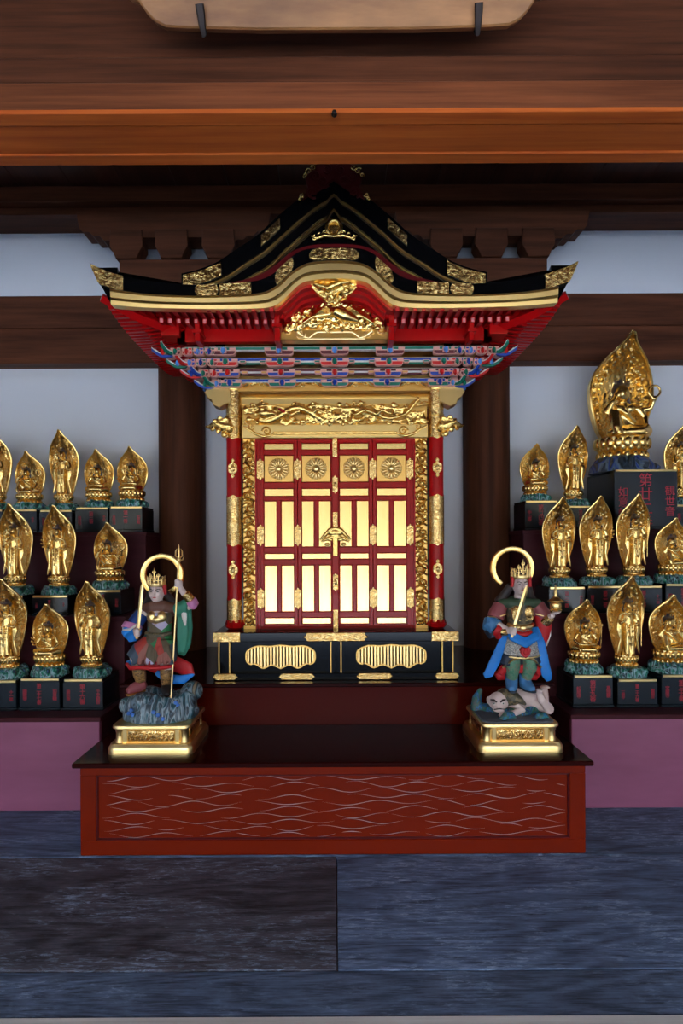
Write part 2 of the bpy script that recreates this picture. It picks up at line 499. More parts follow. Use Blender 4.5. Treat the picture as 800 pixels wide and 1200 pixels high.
rows = [(-2.6, -1.9), (-1.9, -1.2), (-1.2, -0.5), (-0.5, 0.2), (0.2, 0.9), (0.9, 1.55)]
k = 0
def board(x0, x1, y0, y1, mi, z=0.0):
    mb = MB(); mb.box(x0 + .002, x1 - .002, y0 + .0025, y1 - .0025, -0.05, z, 0.003)
    return mb.build('floor_board', FM[mi], fl)
for y0, y1 in rows:
    board(-4.5, 0.0 + 0.3 * (k % 3 - 1), y0, y1, k % 3); board(0.0 + 0.3 * (k % 3 - 1), 4.5, y0, y1, (k + 1) % 3); k += 1
mb = MB(); mb.box(-4.5, 4.5, 1.555, 1.705, -0.05, 0.004, 0.004); mb.build('floor_sill', mat('pale worn sill wood', srgb(178, 168, 158), 0.6, var=(srgb(222, 214, 204), (1, 20, 20), 6, 0.3, 0.7)), fl)
board(-4.5, 4.5, 1.705, 1.893, 2)
board(-4.5, 0.002, 1.893, 2.59, 0); board(0.002, 4.5, 1.893, 2.59, 1)
board(-4.5, 0.9, 2.59, 3.2, 1); board(0.9, 4.5, 2.59, 3.2, 2); board(-4.5, 4.5, 3.2, 4.3, 2)
mb = MB(); mb.box(-4.5, 4.5, -2.6, 4.4, -0.12, -0.048); mb.build('floor_bed', G['dark_wood'], fl)

# back wall: white plaster panels between timbers
mb = MB(); mb.box(-4.6, 4.6, WALL_Y, WALL_Y + 0.12, -0.1, 4.2)
struct('wall_back', mb, G['plaster'], 'white plaster back wall behind the altar')
for s, nm in ((-1, 'wall_left'), (1, 'wall_right')):
    mb = MB(); mb.box(min(s*4.5, s*4.62), max(s*4.5, s*4.62), -2.6, WALL_Y + .12, -0.1, 4.2)
    struct(nm, mb, G['plaster'], 'white plaster side wall of the hall, ' + ('beside the trident guardian' if s < 0 else 'beside the pagoda guardian'))
# wall rail (nuki) : upper and lower timber
t1 = MB(); t1.box(-4.5, 4.5, WALL_Y - .10, WALL_Y + .02, pz(383, 4.16), pz(345, 4.16), 0.004)
struct('trim_1', t1, G['dark_wood'], 'upper dark timber rail across the white wall')
t1 = MB(); t1.box(-4.5, 4.5, WALL_Y - .13, WALL_Y + .02, pz(424, 4.13), pz(383.4, 4.13), 0.004)
struct('trim_2', t1, G['dark_wood'], 'lower broad dark timber rail across the white wall')
# columns
for i, s in enumerate((-1, 1)):
    xc = s * 1.068
    mb = MB(); mb.lathe([(0.155, 0), (0.16, 0.5), (0.16, 3.1)], 40, (xc, 4.2, 0))
    o = struct('trim_%d' % (3 + i), mb, G['column_wood'], 'round dark wooden column behind the ' + ('trident guardian' if s < 0 else 'pagoda guardian'))
    # bracket set on the column head
    def P(xp, yp, Yd=4.05): return ((xp - 213) * Yd / F + (0), pz(yp, Yd))
    mb = MB()
    # lower arm
    pts = [P(150, 307), P(276, 307), P(276, 322), P(268, 334), P(250, 338), P(176, 338), P(158, 334), P(150, 322)]
    mb.prism([(xc + a, b) for a, b in pts], 'y', 4.0, 4.14, bevel=0.004)
    mb.build('bracket_arm', G['dark_wood'], o)
    for cxp in (159, 211, 265):
        mb = MB()
        bl = [P(cxp - 18, 274), P(cxp + 18, 274), P(cxp + 19, 293), P(cxp + 15, 300), P(cxp + 12, 307), P(cxp - 12, 307), P(cxp - 15, 300), P(cxp - 19, 293)]
        mb.prism([(xc + a, b) for a, b in bl], 'y', 3.98, 4.10, bevel=0.003)
        mb.build('bearing_block', G['dark_wood'], o)
    # upper boat-shaped arm with scalloped ends
    half = [(0, 279), (56, 279), (62, 290), (67, 286), (70, 283), (76, 285), (80, 282), (84, 278), (92, 280), (97, 276), (100, 272), (107, 273), (112, 268), (112, 262)]
    half = [(0, 280), (60, 280), (62, 296), (64, 289), (70, 287), (74, 283), (81, 283), (86, 278), (93, 278), (98, 273), (106, 273), (110, 268), (113, 251)]
    pts = [P(213 + a, b, 4.03) for a, b in half] + [P(213 - a, b, 4.03) for a, b in reversed(half[1:])]
    mb = MB(); mb.prism([(xc + a, b) for a, b in pts], 'y', 4.0, 4.16)
    mb.build('boat_shaped_arm', G['dark_wood'], o)
# purlins above the brackets
mb = MB(); mb.box(-4.5, 4.5, 4.02, 4.3, 3.583, 3.66, 0.004)
struct('trim_5', mb, G['dark_wood'], 'lower dark purlin resting on the column brackets')
mb = MB(); mb.box(-4.5, 4.5, 3.95, 4.32, 3.632, 3.735, 0.004)
struct('trim_6', mb, G['dark_wood'], 'upper dark purlin under the ceiling boards')
# ceiling boards behind the lintel, running front to back
ce = bpy.data.objects.new('ceiling', None); COL.objects.link(ce)
tag(ce, 'dark board ceiling of the hall', None, None, 'structure')
for i in range(26):
    x0 = -4.5 + i * 0.346
    mb = MB(); mb.M = Matrix.Identity(4)
    vs = [mb.v(p) for p in ((x0+.003, 2.02, 3.86), (x0 + .343, 2.02, 3.86), (x0 + .343, 4.35, 3.72), (x0+.003, 4.35, 3.72), (x0+.003, 2.02, 3.90), (x0 + .343, 2.02, 3.90), (x0 + .343, 4.35, 3.76), (x0+.003, 4.35, 3.76))]
    for q in ((0, 1, 2, 3), (7, 6, 5, 4), (0, 4, 5, 1), (1, 5, 6, 2), (2, 6, 7, 3), (3, 7, 4, 0)): mb.f([vs[j] for j in q])
    mb.build('ceiling_board', G['ceil_wood'], ce)
mb = MB(); mb.box(-4.6, 4.6, 2.0, 4.5, 3.905, 4.0); mb.build('roof_deck', G['ceil_wood'], ce)
mb = MB(); mb.box(-4.9, 4.9, -3.6, 2.05, 3.7, 3.8); mb.build('front_ceiling', G['ceil_wood'], ce)

# the lintel that crosses in front of the altar, stacked timbers
LY = 1.9
zb = pz(127, LY)
mb = MB(); mb.box(-4.5, 4.5, LY, 2.10, zb, pz(95, LY), 0.003)
lint = struct('trim_7', mb, G['beam'], 'brown lintel crossing in front of the shrine roof')
for y0, y1, dz in ((LY + .002, 1.958, .0), (1.962, 2.10, .004), (2.10, 2.155, -.003)):
    mb = MB(); mb.box(-4.5, 4.5, y0, y1, zb - .012 + dz, zb + .003, 0.002); mb.build('lintel_track', G['beam_bounce'], lint)
mb = MB(); mb.box(-4.5, 4.5, LY + .022, 2.25, pz(97, LY + .022), pz(65, LY + .022), 0.005)
struct('trim_8', mb, G['beam_dark'], 'red brown beam lying on the lintel')
mb = MB(); mb.box(-4.5, 4.5, LY + .06, 2.2, pz(67, LY + .06), 3.72)
struct('trim_9', mb, G['beam_dark'], 'broad dark brown boards above the lintel')
mb = MB(); mb.lathe([(0.0, -.012), (.007, -.010), (.009, 0), (.009, .004)], 14)
me = mb.mesh('nail_head', G['iron'])
nl = link_mesh('nail_head', me, bpy.data.objects['trim_7'], (px(394, 1.9), 1.897, pz(135, 1.9)+.002), (R(-90), 0, 0))

# hanging plaque with shaped ends, on two iron hooks
pq = thing('hanging_plaque', (0, 1.82, 2.9), 'pale wooden plaque with shaped ends hung on iron hooks above the lintel', 'plaque')
PY = 1.80
half = [(247, 0), (246, -6), (244, -2), (240, 4), (232, 9), (226, 10), (222, 18), (214, 26), (204, 32), (188, 34), (120, 36)]
top = -60
pts = []
for s in (-1, 1):
    hp = [(s * a, b) for a, b in [(246, top), (250, -8), (247, 3), (238, 8), (228, 11), (221, 20), (212, 28), (200, 33), (180, 34), (90, 36)]]
    pts += hp if s < 0 else list(reversed(hp))
mb = MB()
zlow = pz(36, PY)
mb.M = Matrix.Translation((0, PY, zlow)) @ Matrix.Rotation(R(24), 4, 'X')
mb.prism([(px(CX + 6 + a, PY), (36 - b) * PY / F * 1.06) for a, b in pts], 'y', -.012, .022, bevel=0.005)
mb.build('plaque_board', G['plaque_wood'], pq)
for hx in (240, 562):
    mb = MB()
    x = px(hx, PY - .02)
    mb.tube([(x - .002, PY - .05, pz(4, PY - .05)), (x, PY - .038, pz(16, PY - .04)), (x + .001, PY - .025, pz(30, PY - .025)), (x + .003, PY - .012, pz(42, PY - .01)), (x + .003, PY + .012, zlow + .004), (x + .003, PY + .02, zlow + .06)], [.013, .012, .010, .007, .007, .004], 8, flat=.5)
    mb.build('iron_hook', G['iron'], pq)

# courtyard outside, eaves and front header of the hall, unseen foliage added beyond to darken reflections
mb = MB(); mb.box(-40, 40, -60, -2.6, -0.6, -0.45)
struct('ground', mb, mat('pale courtyard gravel', srgb(196, 190, 180), 0.9), 'pale gravel courtyard in front of the hall')
mb = MB(); mb.box(-4.6, 4.6, -2.7, -2.5, 2.9, 3.75)
struct('trim_10', mb, G['dark_wood'], 'header beam over the open front of the hall')
mb = MB(); mb.box(-6, 6, -4.6, -2.5, 3.15, 3.3)
struct('trim_11', mb, G['ceil_wood'], 'deep front eave of the hall roof')
for i, xq in enumerate((-4.4, -1.9, 1.9, 4.4)):
    mb = MB(); mb.lathe([(.15, -.45), (.15, 2.95)], 20, (xq, -2.6, 0)); struct('trim_%d' % (12 + i), mb, G['column_wood'], 'round front post of the hall')
mb = MB()
def foliage_screen(u_, v_):  # unseen foliage wall, added and raised to darken reflections in the gold
    x = lerp(-38, 38, u_); z = lerp(-.5, 1, v_) if v_ < .01 else lerp(-.5, 6.2, v_)
    q = noise.noise((x * .5, z * .6, 3)) * 1.3 + noise.noise((x * 1.7, z * 1.9, 9)) * .5
    return (x, -15 + q - .6 * v_, z + (q * .5 if v_ > .5 else 0))
mb.grid(foliage_screen, 120, 18)
struct('foliage_screen', mb, mat('added dark foliage', srgb(66, 60, 46), .8, var=(srgb(112, 102, 80), 3, 5, .35, .7)), 'unseen foliage screen added beyond the courtyard to darken reflections', 180)
# ================================================================ ALTAR PLATFORM
random.seed(5)
AX = px(388.5, 2.6)      # centre line of the platform
PT = 0.415               # platform top
al = thing('altar_platform', (AX, 2.85, 0), 'broad brown-red lacquered altar platform with engraved wave panel', 'platform')
hw = 1.10
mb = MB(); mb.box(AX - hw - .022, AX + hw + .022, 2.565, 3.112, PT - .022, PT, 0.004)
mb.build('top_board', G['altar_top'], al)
# frame of the front: rails and stiles round a sunk panel
YF = 2.60
z0, z1 = 0.0, PT - .022
rail_t = pz(908, YF); rail_b = pz(984, YF)
lx, rx = px(111, YF), px(666, YF)
mb = MB(); mb.box(AX - hw, AX + hw, YF, YF + .04, rail_t, z1 + .003, 0.004); mb.build('rail', G['altar_red'], al)
mb = MB(); mb.box(AX - hw, AX + hw, YF, YF + .04, z0, rail_b, 0.004); mb.build('rail', G['altar_red'], al)
for a, b in ((AX - hw, lx), (rx, AX + hw)):
    mb = MB(); mb.box(a, b, YF + .0006, YF + .04, rail_b - .002, rail_t + .002, 0.003); mb.build('stile', G['altar_red'], al)
mb = MB(); mb.box(lx - .01, rx + .01, YF + .013, YF + .035, rail_b - .01, rail_t + .01)
pan = mb.build('wave_panel', G['altar_red'], al)
# a fine bead round the panel
mb = MB()
for a, b, c, d in ((lx, rx, rail_t - .006, rail_t), (lx, rx, rail_b, rail_b + .006), (lx, lx + .006, rail_b + .006, rail_t - .006), (rx - .006, rx, rail_b + .006, rail_t - .006)):
    mb.box(a, b, YF + .004, YF + .02, c, d, 0.0015)
mb.build('panel_bead', G['maroon_edge'], al)
# carcass sides and back
for a, b in ((AX - hw, AX - hw + .03), (AX + hw - .03, AX + hw)):
    mb = MB(); mb.box(a, b, YF + .04, 3.10, 0, z1, 0.003); mb.build('side_board', G['altar_red'], al)
# engraved waves
mb = MB()
YW = YF + .0125
rows_n = 10
for r in range(rows_n):
    zc = lerp(rail_b + .02, rail_t - .018, r / (rows_n - 1))
    ph = (r % 2) * PI + random.uniform(-.5, .5)
    x = lx + .015 + random.uniform(0, .05)
    while x < rx - .03:
        ln = random.choice((0.1, 0.16, .24, .32, .45)) * random.uniform(.8, 1.2)
        x1 = min(x + ln, rx - .015)
        amp = random.uniform(.007, .012)
        kx = 2 * PI / .27
        n = max(4, int((x1 - x) / .012))
        pts = []
        for i in range(n + 1):
            u = lerp(x, x1, i / n)
            pts.append((u, zc + amp * math.sin(kx * u + ph) + .003 * math.sin(9.1 * u + r)))
        wd = [0.0017 * (0.25 + math.sin(PI * i / n)) * (0.6 + 0.4 * noise.noise((pts[i][0]*8, r, 0))) for i in range(n + 1)]
        A = [(mb.v((p[0], YW, p[1] - q)), mb.v((p[0], YW - .0004, p[1] + q))) for p, q in zip(pts, wd)]
        for p, q in zip(A, A[1:]): mb.f([p[0], q[0], q[1], p[1]])
        x = x1 + random.choice((.012, .03, .06, .12, .2)) * random.uniform(.7, 1.2)
wv = mb.build('wave_engraving', G['silver'], pan); wv['kind'] = 'stuff'

# upper tier under the shrine
TT = 0.635
ut = thing('altar_step', (AX + .01, 3.6, 0), 'dark red lacquered upper step that carries the black-based shrine', 'step')
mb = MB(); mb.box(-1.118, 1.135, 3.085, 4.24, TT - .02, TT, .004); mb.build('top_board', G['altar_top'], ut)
mb = MB(); mb.box(-1.10, 1.117, 3.115, 3.14, 0, TT - .019, .003); mb.build('riser', G['altar_shaded'], ut)
for a in (-1.10, 1.087):
    mb = MB(); mb.box(a, a + .03, 3.14, 4.24, 0, TT - .019, .003); mb.build('side_board', G['altar_red'], ut)
mb = MB(); mb.box(-1.06, 1.08, 3.5, 4.2, 0.0, .06); mb.build('plinth', G['altar_red'], ut)

# ================================================================ STEPPED BENCHES for the statuettes: three units, each taller than the one before
for s in (-1, 1):
    who = 'trident guardian' if s < 0 else 'pagoda guardian'
    xi = s * 1.205; xo = s * 4.45
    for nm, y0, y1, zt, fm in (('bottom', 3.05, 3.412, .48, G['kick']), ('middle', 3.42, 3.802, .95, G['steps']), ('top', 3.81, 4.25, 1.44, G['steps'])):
        bn = thing('bench_step', (s * 2.6, y0, 0), '%s maroon bench step of gilt statuettes beside the %s' % (nm, who), 'bench')
        def bx(name, a0, a1, y0_, y1_, z0, z1, m):
            mb = MB(); a, b = sorted((a0, a1)); mb.box(a, b, y0_, y1_, z0, z1, .003); return mb.build(name, m, bn)
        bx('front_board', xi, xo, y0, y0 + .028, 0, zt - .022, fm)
        bx('tread', xi - s * .01, xo, y0 - .014, y1, zt - .024, zt, G['steps'])
        bx('end_board', xi, xi + s * .022, y0 + .028, y1, 0, zt - .022, G['steps'])
        bx('end_board', xo, xo - s * .022, y0 + .028, y1, 0, zt - .022, G['steps'])
# ================================================================ THE SHRINE
SX = 0.004
sh = thing('household_shrine', (SX, 3.55, TT), 'tall red, black and gold lacquered shrine with curved gable roof and double doors', 'shrine')
C4 = 3.30                       # distance of the door front
def mx(d, Y=C4): return SX + d * Y / F          # offset in photograph pixels from the shrine's centre line
RL, GE, GC, GP, BL = G['red_lacquer'], G['gold_eng'], G['gold_carve'], G['gold_pale'], G['black_lacquer']

def cusp_plate(mb, cx, cz, w, h, y0, y1, axis='h', pts=5):
    """a fitting with ogee ends."""
    hw, hh = w / 2, h / 2
    if axis == 'h':
        e = min(hh * 1.1, hw * .35)
        half = [(hw, 0), (hw - .35*e, .3*hh), (hw - .55*e, .35*hh), (hw - .7*e, .85*hh), (hw - 1.0*e, hh)]
        p = half + [(-a, b) for a, b in reversed(half)]
        p = p + [(a, -b) for a, b in reversed(p[1:-1])]
        poly = [(cx + a, cz + b) for a, b in p]
    else:
        e = min(hw * 1.1, hh * .35)
        half = [(0, hh), (.3*hw, hh - .35*e), (.35*hw, hh - .55*e), (.9*hw, hh - .7*e), (hw, hh - 1.0*e)]
        p = half + [(a, -b) for a, b in reversed(half)]
        p = p + [(-a, b) for a, b in reversed(p[1:-1])]
        poly = [(cx + a, cz + b) for a, b in p]
    mb.prism(poly, 'y', y0, y1, bevel=min(w, h) * .06)

# ---- black base with cusped gold grilles
BY = 3.16
bhw = 0.648
ztop = pz(741, BY)
base = MB()
base.box(SX - bhw, SX + bhw, BY, 3.98, TT, TT + .037, .003)
o_base = base.build('base', BL, sh)
mb = MB(); mb.box(SX - bhw, SX + bhw, BY, 3.98, ztop - .05, ztop, .004); mb.build('base_top', BL, o_base)
mb = MB(); mb.box(SX - bhw + .03, SX + bhw - .03, BY + .035, 3.95, TT + .036, ztop - .049); mb.build('base_body', BL, o_base)
for d in (-131, -6, 6, 131):
    w = .028 if abs(d) > 100 else .022
    mb = MB(); mb.box(mx(d, BY) - w, mx(d, BY) + w, BY + .012, BY + .05, TT + .036, ztop - .049); mb.build('base_post', BL, o_base)
for d in (-137.5, -125, -6, 6, 125, 137.5):
    mb = MB(); mb.box(mx(d, BY) - .0045, mx(d, BY) + .0045, BY + .009, BY + .03, TT + .036, ztop - .049, .002); mb.build('gold_edge', G['gold_flat'], o_base)
for s in (-1, 1):
    gx = mx(s * 65.2, BY); zc = pz(768.5, BY + .03)
    # mokko (cloud) outline
    def outl(k):
        P = []
        W, Hh = .187 * k if k == 1 else .187 - .008, .06 if k == 1 else .052
        for i in range(96):
            a = 2 * PI * i / 96
            x = math.copysign(abs(math.cos(a)) ** .55, math.cos(a)) * W
            z = math.copysign(abs(math.sin(a)) ** .62, math.sin(a)) * Hh
            if z < 0:
                z *= 1.0 + .16 * math.cos(x / W * PI * 4) * (1 if abs(x) < W * .8 else .3) - .04
            else:
                z *= 1.0 + .05 * math.cos(x / W * PI * 3)
            P.append((gx + x, zc + z))
        return P
    O1, O2 = outl(1), outl(2)
    mb = MB()
    A = [[mb.v((p[0], y, p[1])) for p in q] for q, y in ((O1, BY + .034), (O1, BY + .016), (O2, BY + .016), (O2, BY + .034))]
    n = len(O1)
    for r in range(3):
        for i in range(n): mb.f([A[r][i], A[r][(i+1) % n], A[r+1][(i+1) % n], A[r+1][i]])
    fr = mb.build('grille_frame', G['gold_flat'], o_base)
    for i in range(21):
        x = gx - .172 + i * .0172
        zz = [lerp(p[1], q[1], (x - p[0]) / (q[0] - p[0])) for p, q in zip(O2, O2[1:] + O2[:1]) if p[0] != q[0] and min(p[0], q[0]) <= x <= max(p[0], q[0])]
        zt = max(zz) + .002; zbm = min(zz) - .002
        mb = MB(); mb.box(x - .0056, x + .0056, BY + .02, BY + .034, zbm, zt, .002); mb.build('grille_bar', GP, o_base)
# fittings on the base
for (a, b) in ((-144, -112), (112, 144)):
    mb = MB(); mb.box(mx(a, BY), mx(b, BY), BY - .003, BY + .01, ztop - .049, ztop + .002, .002); mb.build('gilt_fitting', GE, o_base)
mb = MB(); cusp_plate(mb, SX, ztop - .024, .345, .046, BY - .004, BY + .01); mb.build('gilt_fitting', GE, o_base)
for d, w in ((-130, 30), (-46, 43), (45, 43), (130, 30)):
    mb = MB(); cusp_plate(mb, mx(d, BY), TT + .02, w * BY / F, .034, BY - .004, BY + .01); mb.build('gilt_fitting', GE, o_base)

# ---- red body behind the front
BT = ztop
mb = MB(); mb.box(mx(-112), mx(112), C4 + .05, 3.86, BT, 2.3); mb.build('cella', RL, sh)

# ---- pillars
PYc = 3.30
PXr = 118.3 * PYc / F
zt_p = pz(452, PYc)
def pillar(x, y, front):
    mb = MB(); mb.lathe([(.0405, BT + .05), (.0405, zt_p)], 24, (x, y, 0)); p = mb.build('pillar', RL, sh)
    mb = MB(); mb.lathe([(.034, BT), (.05, BT + .012), (.054, BT + .03), (.046, BT + .05), (.041, BT + .055)], 8, (x, y, 0)); mb.build('lotus_foot', RL, p)
    if not front: return
    for (ya, yb, e0, e1) in ((452, 488, 0, 0), (488, 516, 0, 1), (580, 640, 1, 1), (700, 728, 1, 0)):
        za, zb_ = pz(yb, PYc), pz(ya, PYc)
        mb = MB()
        n = 24
        rr = .0425
        lo = [za + (abs(math.sin(2*2*PI*k/n)) * .012 if e1 else 0) for k in range(n)]
        hi = [zb_ - (abs(math.sin(2*2*PI*k/n)) * .012 if e0 else 0) for k in range(n)]
        A = [mb.v((x + rr*math.cos(2*PI*k/n), y + rr*math.sin(2*PI*k/n), lo[k])) for k in range(n)]
        B = [mb.v((x + rr*math.cos(2*PI*k/n), y + rr*math.sin(2*PI*k/n), hi[k])) for k in range(n)]
        A2 = [mb.v((x + .039*math.cos(2*PI*k/n), y + .039*math.sin(2*PI*k/n), lo[k])) for k in range(n)]
        B2 = [mb.v((x + .039*math.cos(2*PI*k/n), y + .039*math.sin(2*PI*k/n), hi[k])) for k in range(n)]
        for k in range(n):
            q = (k + 1) % n
            mb.f([A[k], A[q], B[q], B[k]]); mb.f([A2[q], A2[k], B2[k], B2[q]]); mb.f([A[q], A[k], A2[k], A2[q]]); mb.f([B[k], B[q], B2[q], B2[k]])
        mb.build('gilt_sleeve', GE, p)
        for zz in (za + .002, zb_ - .002):
            if (zz < za + .01 and e1) or (zz > zb_ - .01 and e0): continue
            mb = MB(); mb.lathe([(.0425, -.005), (.046, -.003), (.046, .003), (.0425, .005)], 24, (x, y, zz)); mb.build('gilt_ring', GC, p)
    for yc in (549.5, 667):
        zc = pz(yc, PYc)
        mb = MB()
        mb.prism([(x + a * .027, zc + b * .056) for a, b in ((0, 1), (.5, .75), (.25, .6), (.9, .35), (1, 0), (.9, -.35), (.25, -.6), (.5, -.75), (0, -1), (-.5, -.75), (-.25, -.6), (-.9, -.35), (-1, 0), (-.9, .35), (-.25, .6), (-.5, .75))], 'y', y - .047, y - .03, bevel=.003)
        mb.ell((x, y - .047, zc), (.012, .006, .016))
        mb.build('gilt_emblem', GE, p)
for s in (-1, 1):
    pillar(SX + s * PXr, PYc, True)
    pillar(SX + s * PXr, 3.82, False)
# rear and side red walls between pillars
for s in (-1, 1):
    mb = MB(); mb.box(SX + s*PXr - .012, SX + s*PXr + .012, PYc + .03, 3.82, BT, 2.2); mb.build('side_panel', RL, sh)

# ---- architrave: gold purlin beam, dragon frieze, lower beam
arch = MB()
yb_ = 3.285
arch.box(SX - .60, SX + .60, yb_ + .03, yb_ + .14, pz(478, yb_ + .03), pz(464, yb_), .004)
o_arch = arch.build('architrave', G['gold_flat'], sh)
mb = MB()
zr = pz(462.5, yb_)
prof = [(yb_ + .10, zr - .046), (yb_ + .024, zr - .046), (yb_ + .024, zr - .012), (yb_ + .002, zr - .008), (yb_ - .006, zr), (yb_ + .002, zr + .008), (yb_ + .022, zr + .014), (yb_ + .024, zr + .036), (yb_ + .10, zr + .036)]
mb.prism(prof, 'x', SX - .60, SX + .60)
mb.build('gold_moulding', GP, o_arch)
for s in (-1, 1):     # shaped beam noses past the pillars
    q = [(118, 452), (146, 455), (151, 461), (147, 468), (143, 470), (141, 476), (134, 479), (124, 474), (118, 474)]
    mb = MB(); mb.prism([(mx(s * a, 3.3), pz(b, 3.3)) for a, b in q], 'y', 3.26, 3.34, bevel=.004)
    mb.build('beam_nose', GP, o_arch)
    # half-round cap of the pillar joint
    mb = MB(); mb.lathe([(.046, -.02), (.052, 0), (.052, .03), (.045, .045), (.02, .055)], 20, (SX + s * PXr, PYc, zt_p - .01)); mb.build('pillar_cap', GC, o_arch)
    # beast-head nose carved as clouds
    mb = MB()
    base_x, zc = 125, 501
    pts = [(mx(s * a, 3.28), 3.28 - .02 * math.sin(i), pz(b, 3.28)) for i, (a, b) in enumerate(((120, 503), (128, 500), (136, 497), (143, 499), (149, 499), (153, 498)))]
    mb.tube(pts, [.03, .032, .028, .02, .010, .003], 10)
    for a, b, r in ((127, 493, 4), (134, 491, 3.5), (140, 494, 3), (129, 509, 4), (136, 505, 3), (143, 503, 2.5), (124, 500, 5)):
        mb.ell((mx(s * a, 3.27), 3.255, pz(b, 3.27)), r * .0047)
        mb.spiral((mx(s * a, 3.24), pz(b, 3.24)), r * .0045, 1.4, .0035, random.uniform(0, 6), s, y=3.238)
    o = link_mesh('beast_head_nose', organic(mb, 'beast_head_nose', GC, .004, 2, off=rloc(sh)), o_arch)
# dark-gold ground behind the dragon
mb = MB(); mb.box(mx(-108), mx(108), 3.30, 3.345, pz(499, 3.3), pz(476, 3.3)); mb.build('frieze_ground', G['gold_flat'], o_arch)
# dragon
random.seed(11)
mb = MB()
def dpath(t):
    d = lerp(-88, 84, t)
    return (mx(d, 3.25), 3.262 - .016 * math.sin(t * 9), pz(485 + 7.5 * math.sin(t * 15 + .8) * (1 - .3 * t), 3.25))
N = 90
P = [dpath(i / (N - 1)) for i in range(N)]
RR = [.021 * (1 - .6 * (i / (N - 1))) for i in range(N)]
P += [(mx(86 + 3 * k, 3.25), 3.25, pz(483 - 4 * k, 3.25)) for k in range(1, 4)] + [(mx(100, 3.25), 3.25, pz(467, 3.25)), (mx(95, 3.25), 3.25, pz(465, 3.25))]
RR += [.009, .010, .010, .008, .004]
mb.tube(P, RR, 10)
for i in range(4, N, 3):                       # dorsal spines
    p = Vector(P[i]); mb.tube([p + Vector((0, 0, RR[i] * .7)), p + Vector((.006, -.004, RR[i] * .7 + .016))], [.006, .001], 5)
hx, hz = mx(-82, 3.24), pz(484, 3.24)
mb.ell((hx, 3.24, hz), (.042, .028, .026)); mb.ell((hx + .035, 3.235, hz - .004), (.03, .02, .014)); mb.ell((hx - .01, 3.225, hz + .02), (.016, .012, .012))
for a in (-.5, 0, .5):
    mb.tube([(hx - .02, 3.24, hz + .01), (hx - .05, 3.24, hz + .03 + a * .03), (hx - .085, 3.24, hz + .02 + a * .07)], [.008, .006, .002], 6)
for t in (.18, .36, .62, .8):                  # legs with claws
    p = Vector(dpath(t)); sg = -1 if int(t * 50) % 2 else 1
    k = p + Vector((.03, -.02, sg * .022)); e = k + Vector((.035, -.005, -sg * .02))
    mb.tube([p, k, e], [.013, .011, .008], 8)
    for c in (-1, 0, 1): mb.tube([e, e + Vector((.016, -.006, c * .012))], [.005, .001], 5)
for i in range(120):                           # clouds and waves round it
    d = lerp(-106, 106, random.random()); y = random.uniform(472, 497)
    r = random.uniform(.010, .02)
    mb.spiral((mx(d, 3.27), pz(y, 3.27)), r, 1.5, .0055, random.uniform(0, 6.28), random.choice((-1, 1)), y=3.268, bulge=.01)
    mb.ell((mx(d, 3.27) + r, 3.275, pz(y, 3.27)), (.014, .012, .009))
for i in range(5):
    pts = [(mx(lerp(-106, 106, k / 40), 3.28), 3.276 - .004 * i, pz(496 - 4.5 * i + 2.2 * math.sin(k * .55 + i * 2), 3.28)) for k in range(41)]
    mb.tube(pts, .0055, 6)
link_mesh('dragon_carving', organic(mb, 'dragon_carving', GC, .0042, 1, off=rloc(sh)), o_arch)
mb = MB(); mb.ell((mx(-62, 3.23), 3.222, pz(481, 3.23)), (.022, .008, .008), (0, .5, 0)); mb.build('red_tongue', RL, o_arch)
# lower rainbow beam
mb = MB(); mb.box(mx(-108), mx(108), 3.265, 3.36, pz(513.5, 3.265), pz(497, 3.265), .004); ob = mb.build('rainbow_beam', GP, o_arch)
mb = MB(); mb.box(mx(-72), mx(72), 3.257, 3.27, pz(509.5, 3.26), pz(505.5, 3.26), .003); mb.build('beam_bead', GC, o_arch)
for s in (-1, 1):
    mb = MB()
    pts = [(mx(s * a, 3.26), 3.262, pz(b, 3.26)) for a, b in ((108, 499), (100, 503), (93, 508), (84, 511), (76, 510), (70, 507))]
    mb.tube(pts, [.004, .007, .009, .009, .007, .003], 8)
    mb.spiral((mx(s * 80, 3.26), pz(505, 3.26)), .026, 1.6, .006, 0 if s > 0 else PI, s, y=3.262)
    mb.spiral((mx(s * 97, 3.26), pz(500, 3.26)), .02, 1.3, .005, 2, -s, y=3.262)
    mb.build('scroll_relief', GC, o_arch, 60)

# ---- carved strips beside the doors
random.seed(4)
for s in (-1, 1):
    mb = MB(); xc = mx(s * 100.8)
    mb.box(xc - .037, xc + .037, C4 + .01, C4 + .05, BT, pz(514, C4)); st = mb.build('carved_strip', G['gold_flat'], sh)
    mb = MB()
    zlo, zhi = BT + .02, pz(516, C4)
    nS = 15
    for i in range(nS):
        z = lerp(zlo + .03, zhi - .03, i / (nS - 1)); q = 1 if i % 2 else -1
        mb.spiral((xc + q * .008, z), .026, 1.7, .007, q * PI / 2, q, y=C4 - .002, bulge=.012)
        mb.ell((xc - q * .02, C4, z + .018), (.013, .010, .02), (0, q * .6, 0))
        mb.ell((xc + q * .022, C4 - .002, z - .02), (.010, .010, .012))
        mb.tube([(xc - q * .03, C4 + .002, z - .03), (xc - q * .012, C4 - .006, z - .018), (xc + q * .012, C4 - .002, z - .03)], [.006, .008, .003], 6)
    pts = [(xc + .022 * math.sin(k * 1.15), C4 + .006, lerp(zlo, zhi, k / 60)) for k in range(61)]
    mb.tube(pts, .008, 6)
    mb.build('openwork_relief', GC, st, 60)
    for e in (-1, 1):
        mb = MB(); mb.box(xc + e * .037 - .004, xc + e * .037 + .004, C4 - .004, C4 + .03, BT, pz(514, C4)); mb.build('strip_edge', RL if e * s < 0 else BL, st)

